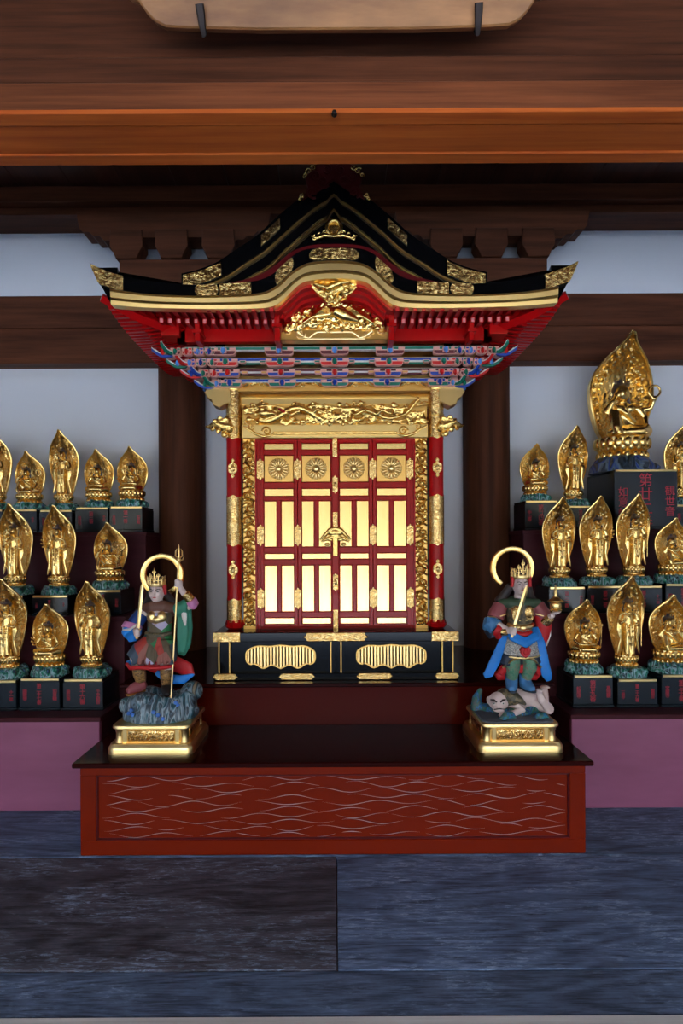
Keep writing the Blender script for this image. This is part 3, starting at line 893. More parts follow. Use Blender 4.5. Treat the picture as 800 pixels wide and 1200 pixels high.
# ---- door frame and four folding leaves
df = MB()
df.box(mx(-93), mx(93), C4 + .02, C4 + .05, BT, BT + .014); df.box(mx(-93), mx(93), C4 + .02, C4 + .05, pz(515.5, C4), pz(513, C4))
for s in (-1, 1): df.box(min(mx(s*93), mx(s*88.3)), max(mx(s*93), mx(s*88.3)), C4 + .012, C4 + .05, BT, pz(513, C4))
df.build('door_frame', RL, sh)
rowsP = [(519, 527), (533, 565), (572, 581.5), (586.5, 641), (648, 655.5), (662, 717), (723.5, 731.5)]
colsP = [(-83.5, -48), (-39, -4), (5.5, 41), (49.5, 85)]
colsP = [(-83.6, -48.2), (-39.6, -4.8), (4.8, 39.6), (48.2, 83.6)]
def panel_mesh(w, h):
    mb = MB(); mb.box(-w/2, w/2, -.006, .006, -h/2, h/2, .0035, 1); return mb.mesh('gold_panel', G['gold_flat'] if abs(w - h) < .03 else G['gold_door'])
PM = {}
def pm(w, h):
    k = (round(w, 4), round(h, 4))
    if k not in PM: PM[k] = panel_mesh(w, h)
    return PM[k]
u = C4 / F
# chrysanthemum
mb = MB()
for kk in range(16):
    a = 2 * PI * kk / 16
    mb.M = Matrix.Rotation(a, 4, 'Y')
    mb.ell((.037, 0, 0), (.024, .0055, .0062), None, 10, 6)
    mb.M = Matrix.Rotation(a + PI / 16, 4, 'Y')
    mb.ell((.052, .004, 0), (.010, .006, .004), None, 8, 5)
mb.M = Matrix.Identity(4)
mb.ell((0, .002, 0), (.015, .006, .015)); 
chrys = mb.mesh('chrysanthemum', GP, 180)
def hinge(parent, d, yc, w=8.5, h=27):
    mb = MB(); cusp_plate(mb, 0, 0, w * u, h * u, -.006, .004, 'v'); 
    if 'hinge' not in PM: PM['hinge'] = mb.mesh('hinge_fitting', GE)
    else: mb.bm.free()
    inst('hinge_fitting', PM['hinge'], parent, (mx(d), C4 - .002, pz(yc, C4)))
for ci, (a, b) in enumerate(colsP):
    l = (-88.3, -44, 0, 44)[ci]; r = (-44, 0, 44, 88.3)[ci]
    lf = MB()
    zb0, zt0 = BT + .012, pz(515, C4)
    # stiles and rails
    y0, y1 = C4, C4 + .028
    lf.box(mx(l) + .001, mx(a), y0, y1, zb0, zt0, .002); lf.box(mx(b), mx(r) - .001, y0, y1, zb0, zt0, .002)
    edges = [zt0] + [v for ya, yb2 in rowsP for v in (pz(ya, C4), pz(yb2, C4))] + [zb0]
    for i in range(0, len(edges), 2):
        lf.box(mx(a) - .001, mx(b) + .001, y0 + .001, y1, edges[i+1], edges[i], .002)
    lf.box(mx(a), mx(b), y0 + .018, y1, zb0, zt0)
    for ri in (3, 5):
        m_ = (a + b) / 2
        lf.box(mx(m_) - .0115, mx(m_) + .0115, y0 + .001, y1, pz(rowsP[ri][1], C4), pz(rowsP[ri][0], C4), .002)
    leaf = lf.build('door_leaf', RL, sh)
    for ri, (ya, yb2) in enumerate(rowsP):
        zc = pz((ya + yb2) / 2, C4); hh = (yb2 - ya) * u
        if ri in (3, 5):
            wv_ = (b - a) * u / 2 - .0125
            for s in (-1, 1):
                inst('gold_panel', pm(wv_, hh - .002), leaf, (mx((a + b) / 2) + s * (wv_ / 2 + .0120), C4 + .010, zc))
        else:
            inst('gold_panel', pm((b - a) * u - .003, hh - .002), leaf, (mx((a + b) / 2), C4 + .010, zc))
        if ri == 1:
            inst('chrysanthemum', chrys, leaf, (mx((a + b) / 2), C4 - .001, zc))
            mb = MB()
    for yc in (550, 627, 701):
        if ci == 0: hinge(leaf, -87.5, yc); hinge(leaf, -44, yc)
        if ci == 3: hinge(leaf, 87.5, yc); hinge(leaf, 44, yc)
# meeting stile with fittings and lock
ms = MB(); ms.box(SX - .018, SX + .018, C4 - .010, C4 + .01, BT + .012, pz(514, C4), .003); mstile = ms.build('meeting_stile', RL, sh)
mb = MB(); mb.box(SX - .014, SX + .014, C4 - .013, C4, pz(536, C4), pz(514, C4), .002); mb.build('gilt_fitting', GE, mstile)
mb = MB(); mb.box(SX - .014, SX + .014, C4 - .013, C4, pz(739, C4), pz(714, C4), .002); mb.build('gilt_fitting', GE, mstile)
mb = MB(); mb.box(SX - .014, SX + .014, C4 - .013, C4, pz(652, C4), pz(600, C4), .002); mb.build('gilt_fitting', GE, mstile)
for yc in (568, 682):
    mb = MB(); cusp_plate(mb, SX, pz(yc, C4), .03, .105, C4 - .014, C4, 'v'); mb.ell((SX, C4 - .014, pz(yc, C4)), (.009, .006, .014)); mb.build('gilt_fitting', GE, mstile)
mb = MB()
for s in (-1, 1):
    mb.tube([(SX, C4 - .03, pz(619, C4)), (SX + s * .03, C4 - .032, pz(621, C4)), (SX + s * .06, C4 - .03, pz(628, C4)), (SX + s * .082, C4 - .026, pz(632, C4)), (SX + s * .075, C4 - .026, pz(634.5, C4)), (SX + s * .05, C4 - .026, pz(632, C4)), (SX, C4 - .03, pz(628, C4))], [.012, .012, .010, .006, .006, .009, .012], 8)
    mb.ell((SX + s * .045, C4 - .024, pz(638, C4)), (.016, .010, .009)); mb.ell((SX + s * .028, C4 - .026, pz(633, C4)), (.014, .010, .008))
mb.ell((SX, C4 - .03, pz(624, C4)), (.05, .014, .022))
mb.box(SX - .013, SX + .013, C4 - .04, C4, pz(652, C4), pz(628, C4))
lk = link_mesh('door_lock', organic(mb, 'door_lock', GC, .003, 2, off=rloc(sh)), mstile)

# ---- bracket complex under the eaves
def paint(name, c, r=.45): return mat(name, srgb(*c), r)
K = dict(pink=paint('pale pink paint', (232, 168, 152)), white=paint('white paint', (226, 222, 214)), blue=paint('blue paint', (24, 62, 160)), green=paint('green paint', (8, 112, 90)),
         red=paint('scarlet paint', (206, 28, 24)), maroon=paint('maroon paint', (96, 30, 40)), sky=paint('light blue paint', (90, 150, 226)), ochre=G['gold_flat'])
o_kum = MB(); zk0, zk1 = pz(456, 3.27), pz(438, 3.27)
o_kum.box(mx(-128, 3.27), mx(128, 3.27), 3.27, 3.30, zk0 - .01, 2.46)
o_kum = o_kum.build('bracket_wall', G['gold_flat'], sh)
TY = [3.24, 3.18, 3.12, 3.06]
TZ = [2.207, 2.245, 2.283, 2.321]
AH = .029
def boat(w, h):
    e = .3 * h
    return [(-w/2, h), (-w/2, .55*h), (-w/2 + .16*h, .25*h), (-w/2 + .5*h, .05*h), (-w/2 + h, 0), (w/2 - h, 0), (w/2 - .5*h, .05*h), (w/2 - .16*h, .25*h), (w/2, .55*h), (w/2, h)]
ACOL = ['green', 'blue', 'red', 'maroon']; NCOL = ['blue', 'red', 'green', 'sky']; 
meshK = {}
def arm_mesh(w, col):
    key = ('arm', round(w, 3), col)
    if key not in meshK:
        mb = MB(); mb.prism(boat(w, AH * .78), 'y', -.016, .016, inset=.0026, inset_mi=1); meshK[key] = mb.mesh('bracket_arm', [K['pink'], K[col]])
    return meshK[key]
def blk_mesh(col):
    key = ('blk', col)
    if key not in meshK:
        mb = MB(); mb.prism([(-.011, 0), (.011, 0), (.016, .005), (.016, .014), (-.016, .014), (-.016, .005)], 'y', -.018, .018, inset=.003, inset_mi=1); meshK[key] = mb.mesh('bearing_block', [K['pink'], K[col]])
    return meshK[key]
def nose_mesh(col):
    key = ('nose', col)
    if key not in meshK:
        mb = MB()
        mb.mi = 0; mb.prism([(-.015, .0), (.015, .0), (.015, .024), (-.015, .024)], 'y', -.03, .03, inset=.003, inset_mi=1)
        mb.mi = 1; mb.tube([(0, -.02, .02), (0, -.036, .016), (0, -.040, .002), (0, -.034, -.006)], [.009, .010, .009, .005], 8)
        meshK[key] = mb.mesh('bracket_nose', [K['pink'], K[col]])
    return meshK[key]
front_x = [-.565, -.283, 0, .283, .565]
def put(name, me, x, y, z, side=0, sc=None):
    """side 0 = front face, +-1 = the shrine's flanks (same pieces turned a quarter)."""
    if side == 0: return inst(name, me, o_kum, (SX + x, y, z), None, sc)
    # turn about the corner: distance out from the wall plane becomes distance in x
    out = 3.27 - y
    return inst(name, me, o_kum, (SX + side * (.60 + out - .03), 3.56 + x, z), (0, 0, R(90) * side), sc)
for t in range(4):
    for side in (0, -1, 1):
        xs = front_x if side == 0 else [-.2, .0, .2]
        for x in xs:
            w = .145 if abs(x) < .5 else .12
            put('bracket_arm', arm_mesh(w, ACOL[t]), x, TY[t], TZ[t], side)
            for k in (-1, 0, 1):
                if k == 0: continue
                put('bearing_block', blk_mesh(('pink', 'pink', 'pink', 'pink')[t]), x + k * (w / 2 - .014), TY[t] - .002, TZ[t] + AH * .76, side)
            put('bracket_nose', nose_mesh(NCOL[t]), x, TY[t] + .0, TZ[t] + .008, side)
        # long tie beam carried by this tier
        ln = (.60 + .055 * t) if side == 0 else .26
        cc = (['blue', 'maroon', 'blue', 'green'])[t]
        mb = MB()
        zb1 = TZ[t] + AH * .76 + .003
        mb.mi = 0; mb.box(-ln, ln, .002, .03, 0, .003); mb.mi = 1; mb.box(-ln, ln, 0, .03, .003, .016); mb.mi = 0; mb.box(-ln, ln, .002, .03, .016, .018)
        put('tie_beam', mb.mesh('tie_beam', [K['white'], K[cc]]), 0, TY[t] - .010, zb1, side)
        # small spacers between the clusters
        if t in (1, 2) and side == 0:
            for xa, xb in zip(front_x, front_x[1:]):
                xm = (xa + xb) / 2
                mb = MB(); mb.mi = 0; mb.box(-.04, .04, 0, .02, .009, .016); mb.mi = 1; mb.box(-.062, .062, .003, .02, .0, .008)
                put('spacer_rail', mb.mesh('spacer_rail', [K['white'], K[('x', 'maroon', 'green')[t]]]), xm, TY[t] - .004, TZ[t] + .012, side)
                for k in (-1, 1):
                    put('bearing_block', blk_mesh(('x', 'ochre', 'green')[t]), xm + k * .052, TY[t] - .008, TZ[t] + .012, side)
    # soffit strip of this tier
    mb = MB(); mb.mi = 0
    yy0 = TY[t] + .02; mb.box(SX - .60 - .05*t, SX + .60 + .05*t, yy0, 3.28, TZ[t] + AH * .76 + .012, TZ[t] + AH * .76 + .016)
    mb.build('soffit_strip', G['gold_flat'] if t in (0, 3) else K['maroon'], o_kum)
# gold carvings between the lowest clusters
random.seed(9)
for xa, xb in zip(front_x, front_x[1:]):
    xm = SX + (xa + xb) / 2; zc = pz(448, 3.25)
    mb = MB()
    for k in (-1, 1):
        mb.tube([(xm, 3.255, zc + .012), (xm + k * .03, 3.245, zc + .006), (xm + k * .06, 3.25, zc - .016), (xm + k * .075, 3.255, zc - .022)], [.014, .013, .010, .004], 8)
        mb.spiral((xm + k * .03, zc - .005), .018, 1.3, .005, random.uniform(0, 6), k, y=3.243)
    mb.ell((xm, 3.248, zc + .004), (.03, .012, .016), (0, random.uniform(-.6, .6), 0))
    mb.build('frog_leg_carving', GC, o_kum)
# corner clusters: stepping outwards, with short painted tails
def tail(a, b, c):
    a = Vector(a); b = Vector(b)
    for layer, (w_, h_, cc) in enumerate(((.0125, .003, 'white'), (.0125, .0065, c))):
        mb = MB(); n = 9; rings = []
        for i in range(n):
            tt = i / (n - 1); p = a.lerp(b, tt); p.z += .02 * tt * tt - .014 * math.sin(tt * PI) + (0 if layer else .0085)
            wd = w_ * (1 - .5 * tt); d_ = (b - a).normalized(); q = Vector((-d_.y, d_.x, 0)).normalized()
            rings.append([mb.v(tuple(p + q * wd + Vector((0, 0, h_)))), mb.v(tuple(p - q * wd + Vector((0, 0, h_)))), mb.v(tuple(p - q * wd - Vector((0, 0, h_)))), mb.v(tuple(p + q * wd - Vector((0, 0, h_))))])
        for A, B in zip(rings, rings[1:]):
            for k in range(4): mb.f([A[k], A[(k+1) % 4], B[(k+1) % 4], B[k]])
        mb.f(rings[0]); mb.f(rings[-1])
        mb.build('bracket_tail', K[cc], o_kum)
CC = ('green', 'blue', 'red', 'maroon'); NC = ('sky', 'red', 'green', 'blue')
for s in (-1, 1):
    for t in range(4):
        for k in range(t + 1):
            xx = .635 + .058 * k
            inst('bracket_arm', arm_mesh(.052, CC[(t + k + 1) % 4]), o_kum, (SX + s * xx, TY[t], TZ[t]))
            inst('bearing_block', blk_mesh('pink'), o_kum, (SX + s * (xx + .016), TY[t] - .002, TZ[t] + AH * .76), None, (.6, 1, 1))
            inst('bearing_block', blk_mesh(CC[(t + k) % 3]), o_kum, (SX + s * (xx - .016), TY[t] - .004, TZ[t] + AH * .76), None, (.6, 1, 1))
            inst('bracket_nose', nose_mesh(NC[(t + k) % 4]), o_kum, (SX + s * xx, TY[t], TZ[t] + .004), None, (.8, 1, .9))
        xo = .635 + .058 * t
        inst('bracket_arm', arm_mesh(.11, CC[t]), o_kum, (SX + s * (xo + .02), TY[t] + .03, TZ[t]), (0, 0, s * R(45)))
        inst('bracket_nose', nose_mesh(NC[(t + 2) % 4]), o_kum, (SX + s * (xo + .035), TY[t] - .005, TZ[t] + .004), (0, 0, s * R(45)))
        tail((SX + s * (xo + .02), TY[t] + .01, TZ[t] + .008), (SX + s * (xo + .125), TY[t] - .01, TZ[t] + .012), ('blue', 'red', 'green', 'blue')[t])
        tail((SX + s * (xo + .01), TY[t] - .01, TZ[t] + .012), (SX + s * (xo + .06), TY[t] - .07, TZ[t] + .022), ('green', 'blue', 'red', 'green')[t])
        tail((SX + s * (xo + .02), TY[t] + .06, TZ[t] + .02), (SX + s * (xo + .125), TY[t] + .06, TZ[t] + .024), ('maroon', 'blue', 'blue', 'red')[t])

# ---- eaves: purlin, two rows of rafters, soffit
EY = 2.80
eav = MB()
zP0, zP1 = pz(400, 3.04), pz(383, 3.04)
eav.box(SX - .80, SX + .80, 3.04, 3.08, zP0, zP1 + .055)
for s in (-1, 1): eav.box(min(SX + s*.80, SX + s*.76), max(SX + s*.80, SX + s*.76), 3.04, 4.0, zP0, zP1 + .055)
for s in (-1, 1): eav.box(min(SX + s*.78, SX + s*.87), max(SX + s*.78, SX + s*.87), 3.0, 3.10, zP0 + .02, zP1 + .055)
o_eav = eav.build('eaves', RL, sh)
tipX = 1.10
BACK = 4.08
def lift(d):           # eave upturn towards a corner, d = distance fraction 0..1
    return .045 * max(0, d) ** 3.2
# soffit boards (closed red ceiling above the rafters)
zs_out = pz(359.5, 2.84)
mb = MB()
def ring(inset, z, up):
    pts = []
    x0, x1, y0, y1 = SX - tipX + inset, SX + tipX - inset, 2.83 + inset, BACK - inset
    n = 16
    for i in range(n):
        t = i / n; pts.append((lerp(x0, x1, t), y0, z + up * lift(abs(2*t - 1))))
    for i in range(n):
        t = i / n; pts.append((x1, lerp(y0, y1, t), z + up * lift(abs(2*t - 1))))
    for i in range(n):
        t = i / n; pts.append((lerp(x1, x0, t), y1, z + up * lift(abs(2*t - 1))))
    for i in range(n):
        t = i / n; pts.append((x0, lerp(y1, y0, t), z + up * lift(abs(2*t - 1))))
    return [mb.v(p) for p in pts]
Rg = [ring(0, zs_out, 1), ring(.16, zs_out + .012, .4), ring(.40, zs_out + .045, 0)]
for A, B in zip(Rg, Rg[1:]):
    n = len(A)
    for i in range(n):
        if 6 <= i <= 9: continue          # open under the arched gable
        mb.f([A[i], A[(i+1) % n], B[(i+1) % n], B[i]])
mb.build('soffit', RL, o_eav)
# rafters
rose = mat('rafter end with painted glint', srgb(214, 120, 120), .4)  # highlight on the red rafter ends, painted as a pale inset
def rafter_mesh(L_, w_, h_):
    mb = MB(); mb.prism([(-w_/2, -h_), (w_/2, -h_), (w_/2, 0), (-w_/2, 0)], 'y', 0, L_, inset=.0028, inset_mi=1)
    return mb.mesh('rafter', [RL, rose])
rose_d = mat('red rafter end', srgb(196, 40, 40), .35)
r1 = rafter_mesh(.28, .019, .022); r1.materials[1] = rose_d; r2 = rafter_mesh(.26, .020, .024)
n1 = 49
for i in range(n1):
    d = lerp(-1, 1, i / (n1 - 1)); x = d * 1.02
    if abs(x) < .265: continue
    up = lift(abs(x) / tipX)
    inst('flying_rafter', r1, o_eav, (SX + x, 2.822, zs_out - .007 + up), (R(3), 0, 0))
for i in range(41):
    d = lerp(-1, 1, i / 40); x = d * .85
    if abs(x) < .265: continue
    inst('base_rafter', r2, o_eav, (SX + x, 2.935, zs_out - .022 + lift(abs(x) / tipX) * .5), (R(6), 0, 0))
for s in (-1, 1):
    for i in range(30):
        t = i / 29; y = lerp(2.89, 4.03, t)
        up = lift(abs((y - 2.83) / (BACK - 2.83) * 2 - 1)) 
        inst('flying_rafter', r1, o_eav, (SX + s * (tipX - .012), y, zs_out - .001 + up), (R(3), 0, R(90) * s))
    for i in range(24):
        t = i / 23; y = lerp(3.02, 4.0, t)
        inst('base_rafter', r2, o_eav, (SX + s * (tipX - .13), y, zs_out - .026 + .3 * lift(abs(t * 2 - 1))), (R(8), 0, R(90) * s))
    # hip rafter
    mb = MB()
    A = [(1.105, 2.835, zs_out + .048), (.98, 2.92, zs_out - .002), (.86, 3.0, zs_out - .028), (.74, 3.09, zs_out - .034)]
    mb.tube([(SX + s * a, b, c) for a, b, c in A], [.022, .027, .028, .028], 4, up=(0, 0, 1)); mb.build('hip_rafter', RL, o_eav)
    # purlin noses: red posts beside the arched gable
    xp = mx(s * 66, 2.95)
    mb = MB(); mb.box(xp - .014, xp + .014, 2.90, 3.02, pz(403, 2.95), pz(366, 2.95), .003)
    mb.box(xp - .03, xp + .03, 2.92, 3.0, pz(376, 2.95), pz(366, 2.95), .003); mb.box(xp - .024, xp + .024, 2.885, 3.0, pz(388, 2.95), pz(384, 2.95), .003); mb.box(xp - .02, xp + .02, 2.87, 3.0, pz(372, 2.95), pz(360, 2.95), .003)
    mb.build('strut', RL, o_eav)
    xp = mx(s * 158, 3.0)
    mb = MB(); mb.box(xp - .013, xp + .013, 2.95, 3.05, pz(403, 3.0), pz(380, 3.0), .003); mb.box(xp - .022, xp + .022, 2.94, 3.05, pz(394, 3.0), pz(390, 3.0), .002)
    mb.build('strut', RL, o_eav)
# rafter end fillet under the gold fascia
mb = MB()
for i in range(n1):
    pass
mb.bm.free()

# ---- roof: undulating front gable (arched), gold fascia, black edge with fittings
eu = EY / F
T_band = [(0, 290), (30, 291.5), (45, 297), (58, 308), (70, 319), (82, 326), (98, 329.5), (135, 332), (162, 333), (192, 331), (220, 327.5), (248, 322), (270, 314.5), (286, 307.5)]
T_gtop = [(0, 305), (20, 306), (35, 309.5), (50, 318.5), (61, 329), (72, 337), (82, 341.5), (97, 344), (130, 345.5), (162, 346), (192, 345), (220, 343), (248, 339.5), (263, 337)]
T_gbot = [(0, 326), (20, 327), (38, 331), (50, 341), (61, 351.5), (69, 357), (82, 360), (130, 361), (190, 360), (220, 359), (257, 356), (263, 355)]
def cz(tab, y=EY):
    return lambda x: pz(sinterp(tab, abs(x - SX) / eu), EY)
xs_full = [SX + lerp(-286, 286, i / 200) * eu for i in range(201)]
xs_gold = [SX + lerp(-262, 262, i / 180) * eu for i in range(181)]
top_f, gt_f, gb_f = cz(T_band), cz(T_gtop), cz(T_gbot)
# black edge
mb = MB()
n = len(xs_full)
def bot_black(x):
    d = abs(x - SX) / eu
    b = gt_f(x) - .002
    if d > 258:
        b = pz(338, EY) + lerp(0, 6 * eu, (d - 258) / 18) if d < 276 else pz(lerp(332, 308.5, (d - 276) / 10), EY)
    return b
mb.band(xs_full, top_f, bot_black, EY, EY + .06)
o_edge = mb.build('roof_edge', BL, sh)
# slanted black end of the corner
for s in (-1, 1):
    mb = MB()
    q = [(286, 307.5), (262, 338), (262, 356), (268, 340)]
    q = [(284, 310), (258, 336), (258, 352), (262, 355), (271, 338), (280, 322)]
    mb.prism([(SX + s * a * eu, pz(b, EY)) for a, b in q], 'y', EY + .012, EY + .06); mb.build('corner_edge', BL, o_edge)
# maroon roofing course above the arch
T_red = [(0, 282), (30, 284), (50, 291), (66, 304), (80, 314), (96, 321), (116, 326), (130, 329)]
mb = MB(); xr = [SX + lerp(-128, 128, i / 80) * eu for i in range(81)]
mb.band(xr, cz(T_red), lambda x: top_f(x) - .004, EY + .03, EY + .30); mb.build('arch_roofing', G['maroon_edge'], o_edge)
# gold fascia in three mouldings
o_fas = None
for (f0, f1, dy) in ((0, .2, -.014), (.2, .55, -.006), (.55, .72, -.004), (.72, 1.0, .002)):
    mb = MB()
    tp = lambda x, f0=f0: lerp(gt_f(x), gb_f(x), f0)
    bt = lambda x, f1=f1: lerp(gt_f(x), gb_f(x), f1)
    if f0 in (0, .55):
        # rounded bead
        A = []
        for x in xs_gold:
            z1_, z0_ = tp(x), bt(x); zc = (z0_ + z1_) / 2; hh = (z1_ - z0_) / 2
            A.append([mb.v((x, EY + .02 - ((.034 if f0 == 0 else .028) if abs(q) < 2 else 0) * math.cos(q * PI / 4), zc + hh * math.sin(q * PI / 4))) for q in (-2, -1, 0, 1, 2)])
        for p, q in zip(A, A[1:]):
            for k in range(4): mb.f([p[k], q[k], q[k+1], p[k+1]])
    else:
        mb.tband(xs_gold, tp, bt, EY + dy - .0012, EY + dy + .0018, EY + .05)
    nm = 'fascia_moulding'
    if o_fas is None: o_fas = mb.build('gold_fascia', GP, sh)
    else: mb.build(nm, GP, o_fas)
# gilt fittings on the black edge
def edge_fit(da, db, name='gilt_fitting', k0=.0, k1=1.0, ends=True):
    mb = MB(); n = 14
    xs = [SX + lerp(da, db, i / n) * eu for i in range(n + 1)]
    def tp(x):
        t = (x - xs[0]) / (xs[-1] - xs[0]); e = (1 - abs(2*t - 1)); q = min(1, e / .18) if ends else 1
        return lerp(lerp(top_f(x), bot_black(x), .5), lerp(top_f(x), bot_black(x), k0), .35 + .65 * q)
    def bt(x):
        t = (x - xs[0]) / (xs[-1] - xs[0]); e = (1 - abs(2*t - 1)); q = min(1, e / .18) if ends else 1
        return lerp(lerp(top_f(x), bot_black(x), .5), lerp(top_f(x), bot_black(x), k1), .35 + .65 * q)
    mb.band(xs, tp, bt, EY - .005, EY + .01)
    mb.build(name, GE, o_edge)
edge_fit(-29, 29, k0=.08, k1=.92)
for s in (-1, 1):
    for a, b, e in ((48, 69, True), (97, 134, False), (136, 163, True), (247, 285, False)):
        edge_fit(*sorted((s * a, s * b)), k0=.03, k1=.97, ends=e)
# side eave edges: black band and gold fascia running back
for s in (-1, 1):
    mb = MB(); n = 24
    A = []
    for i in range(n + 1):
        t = i / n; y = lerp(EY + .04, BACK + .05, t); up = lift(abs(2*t - 1)) * 1.6
        zt_ = pz(333, EY) + .03 + up; zb_ = pz(346, EY) + .01 + up * .7
        A.append([mb.v((SX + s * (1.10 + up * .5), y, zt_)), mb.v((SX + s * (1.075 + up * .3), y, zb_)), mb.v((SX + s * 1.03, y, zb_)), mb.v((SX + s * 1.03, y, zt_))])
    for p, q in zip(A, A[1:]):
        for k in range(4): mb.f([p[k], q[k], q[(k+1) % 4], p[(k+1) % 4]])
    mb.f(A[0]); mb.f(A[-1]); mb.build('side_roof_edge', BL, o_edge)
    mb = MB(); A = []
    for i in range(n + 1):
        t = i / n; y = lerp(EY + .03, BACK + .05, t); up = lift(abs(2*t - 1)) * 1.2
        zt_ = pz(346, EY) + .012 + up; zb_ = zs_out + .004 + up * .9
        A.append([mb.v((SX + s * (1.055 + up * .3), y, zt_)), mb.v((SX + s * (1.045 + up * .3), y, zb_)), mb.v((SX + s * 1.01, y, zb_)), mb.v((SX + s * 1.01, y, zt_))])
    for p, q in zip(A, A[1:]):
        for k in range(4): mb.f([p[k], q[k], q[(k+1) % 4], p[(k+1) % 4]])
    mb.f(A[0]); mb.f(A[-1]); mb.build('side_fascia', GP, o_fas)
# back edge
mb = MB(); mb.box(SX - 1.08, SX + 1.08, BACK, BACK + .05, pz(359, EY), pz(333, EY) + .03); mb.build('back_roof_edge', BL, o_edge)
# black skirt roof and main gable roof
mb = MB()
zE = pz(333, EY) + .0
def skirt(u_, v_):
    """u along the perimeter of the left or right half, v inwards."""
    return None
GX0, GZ0 = 174 * 3.02 / F, pz(331, 3.02)      # foot of the gable barge boards
GY0, GY1 = 3.02, 3.98
zpk = pz(219, GY0)
T_barge = [(0, 221), (12, 228), (31, 241), (58, 263), (85, 287), (110, 304), (132, 318), (155, 327), (176, 332)]
def barge_z(x): return pz(sinterp(T_barge, abs(x - SX) * F / GY0), GY0)
# gable roof surface (front to back), then down to the side eaves
def gsurf(u_, v_):
    x = SX + lerp(-176, 176, u_) * GY0 / F
    return (x, lerp(GY0, GY1, v_), barge_z(x) - .002)
mb.grid(gsurf, 49, 2)
for s in (-1, 1):
    def ss(u_, v_, s=s):
        y = lerp(EY + .05, BACK + .03, u_); up = lift(abs(2*u_ - 1)) * 1.5
        xo_ = SX + s * 1.085; xi_ = SX + s * .74
        return (lerp(xo_, xi_, v_), lerp(y, lerp(GY0, GY1, u_), v_), lerp(zE + .028 + up, GZ0 - .005, v_ ** .9))
    mb.grid(ss, 25, 5)
def fs(u_, v_):
    x = lerp(-1.085, 1.085, u_); 
    if abs(x) < .5: z0_ = zE + .0
    up = lift(abs(2*u_ - 1)) * 1.5
    return (SX + lerp(x, x * .68, v_), lerp(EY + .05, GY0 + .02, v_), lerp(top_f(SX + x) - .012, 2.70 if abs(x) < .3 else GZ0 - .01, v_))
mb.grid(fs, 61, 3)
mb.grid(lambda u_, v_: (SX + lerp(-1.085, 1.085, u_) * lerp(1, .68, v_), lerp(BACK + .03, GY1, v_), lerp(zE + .028, GZ0 - .005, v_)), 9, 2)
o_roof = mb.build('roof', BL, sh)
# gable boards
def barge(th0, th1, y0, y1, m, name, half=176, z_off=0):
    mb = MB(); xs = [SX + lerp(-half, half, i / 96) * GY0 / F for i in range(97)]
    def nrm(x, th):
        e = .004; sl = (barge_z(x + e) - barge_z(x - e)) / (2 * e)
        return barge_z(x) - th * math.sqrt(1 + min(sl * sl, 1.2))
    mb.band(xs, lambda x: nrm(x, th0), lambda x: nrm(x, th1), y0, y1)
    return mb.build(name, m, o_roof)
barge(-.03, .05, GY0 - .05, GY0 + .0, BL, 'barge_board')
barge(.052, .060, GY0 - .045, GY0 + .0, G['gold_flat'], 'barge_bead', 172)
barge(.060, .11, GY0 - .03, GY0 + .0, BL, 'barge_board', 150)
barge(.112, .118, GY0 - .02, GY0 + .0, G['gold_flat'], 'barge_bead', 118)
# gable wall
mb = MB(); xs = [SX + lerp(-100, 100, i / 48) * GY0 / F for i in range(49)]
mb.band(xs, lambda x: barge_z(x) - .09, lambda x: 2.66, GY0 + .0, GY0 + .03); mb.build('gable_wall', BL, o_roof)
# gable emblem
mb = MB(); ec = pz(266, GY0 - .05); yy = GY0 - .03
ringp = [(SX + .034 * math.cos(a), yy - .012, ec + .036 * math.sin(a)) for a in [R(-60 + i * 15) for i in range(21)]]
mb.tube(ringp, .011, 8)
mb.prism([(SX + a * .001, ec + b * .001) for a, b in ((-34, -30), (-26, 10), (-14, 38), (0, 46), (14, 38), (26, 10), (34, -30), (0, -36))], 'y', yy - .008, yy + .02)
for s in (-1, 1):
    mb.tube([(SX, yy - .008, ec - .04), (SX + s * .05, yy - .008, ec - .036), (SX + s * .085, yy - .008, ec - .05), (SX + s * .115, yy - .008, ec - .036)], [.012, .014, .010, .003], 8)
    for k in (0, 1, 2): mb.spiral((SX + s * (.045 + .025 * k), ec - .026 - .012 * k), .013, 1.2, .004, PI / 2, -s, y=yy - .012)
mb.build('gable_emblem', G['gold_carve'], o_roof, 50)
# fittings on the barge boards
def barge_fit(da, db, lo, hi):
    mb = MB(); xs = [SX + lerp(da, db, i / 12) * GY0 / F for i in range(13)]
    mb.band(xs, lambda x: barge_z(x) + hi, lambda x: barge_z(x) - lo, GY0 - .056, GY0 - .04); mb.build('gilt_fitting', GE, o_roof)
for s in (-1, 1):
    barge_fit(*sorted((s * 62, s * 84)), .035, .02); barge_fit(*sorted((s * 130, s * 174)), .045, .02)
# ridge with end ornament
mb = MB(); mb.box(SX - .045, SX + .045, GY0 - .02, GY1, zpk - .03, zpk + .09, .01); mb.lathe([(.0, -.5), (.05, -.49)], 4, (0, 0, -9)) if False else None
o_ridge = mb.build('ridge', BL, sh)
mb = MB(); q = [(-36, 236), (-30, 222), (-33, 210), (-26, 200), (-14, 190), (0, 180), (14, 190), (26, 200), (33, 210), (30, 222), (36, 236), (14, 224), (0, 214), (-14, 224)]
mb.prism([(SX + a * 2.98 / F, pz(b, 2.98)) for a, b in q], 'y', 2.955, 3.0, bevel=.006); rt = mb.build('ridge_end_tile', G['ridge_red'], o_ridge)
mb = MB()
for s in (-1, 1):
    for a, b, r in ((12, 214, .03), (24, 226, .03), (8, 200, .025), (22, 208, .03)): mb.spiral((SX + s * a * 2.96 / F, pz(b, 2.96)), r, 1.6, .006, a, s, y=2.954)
mb.build('ridge_end_relief', G['ridge_red'], o_ridge, 60)
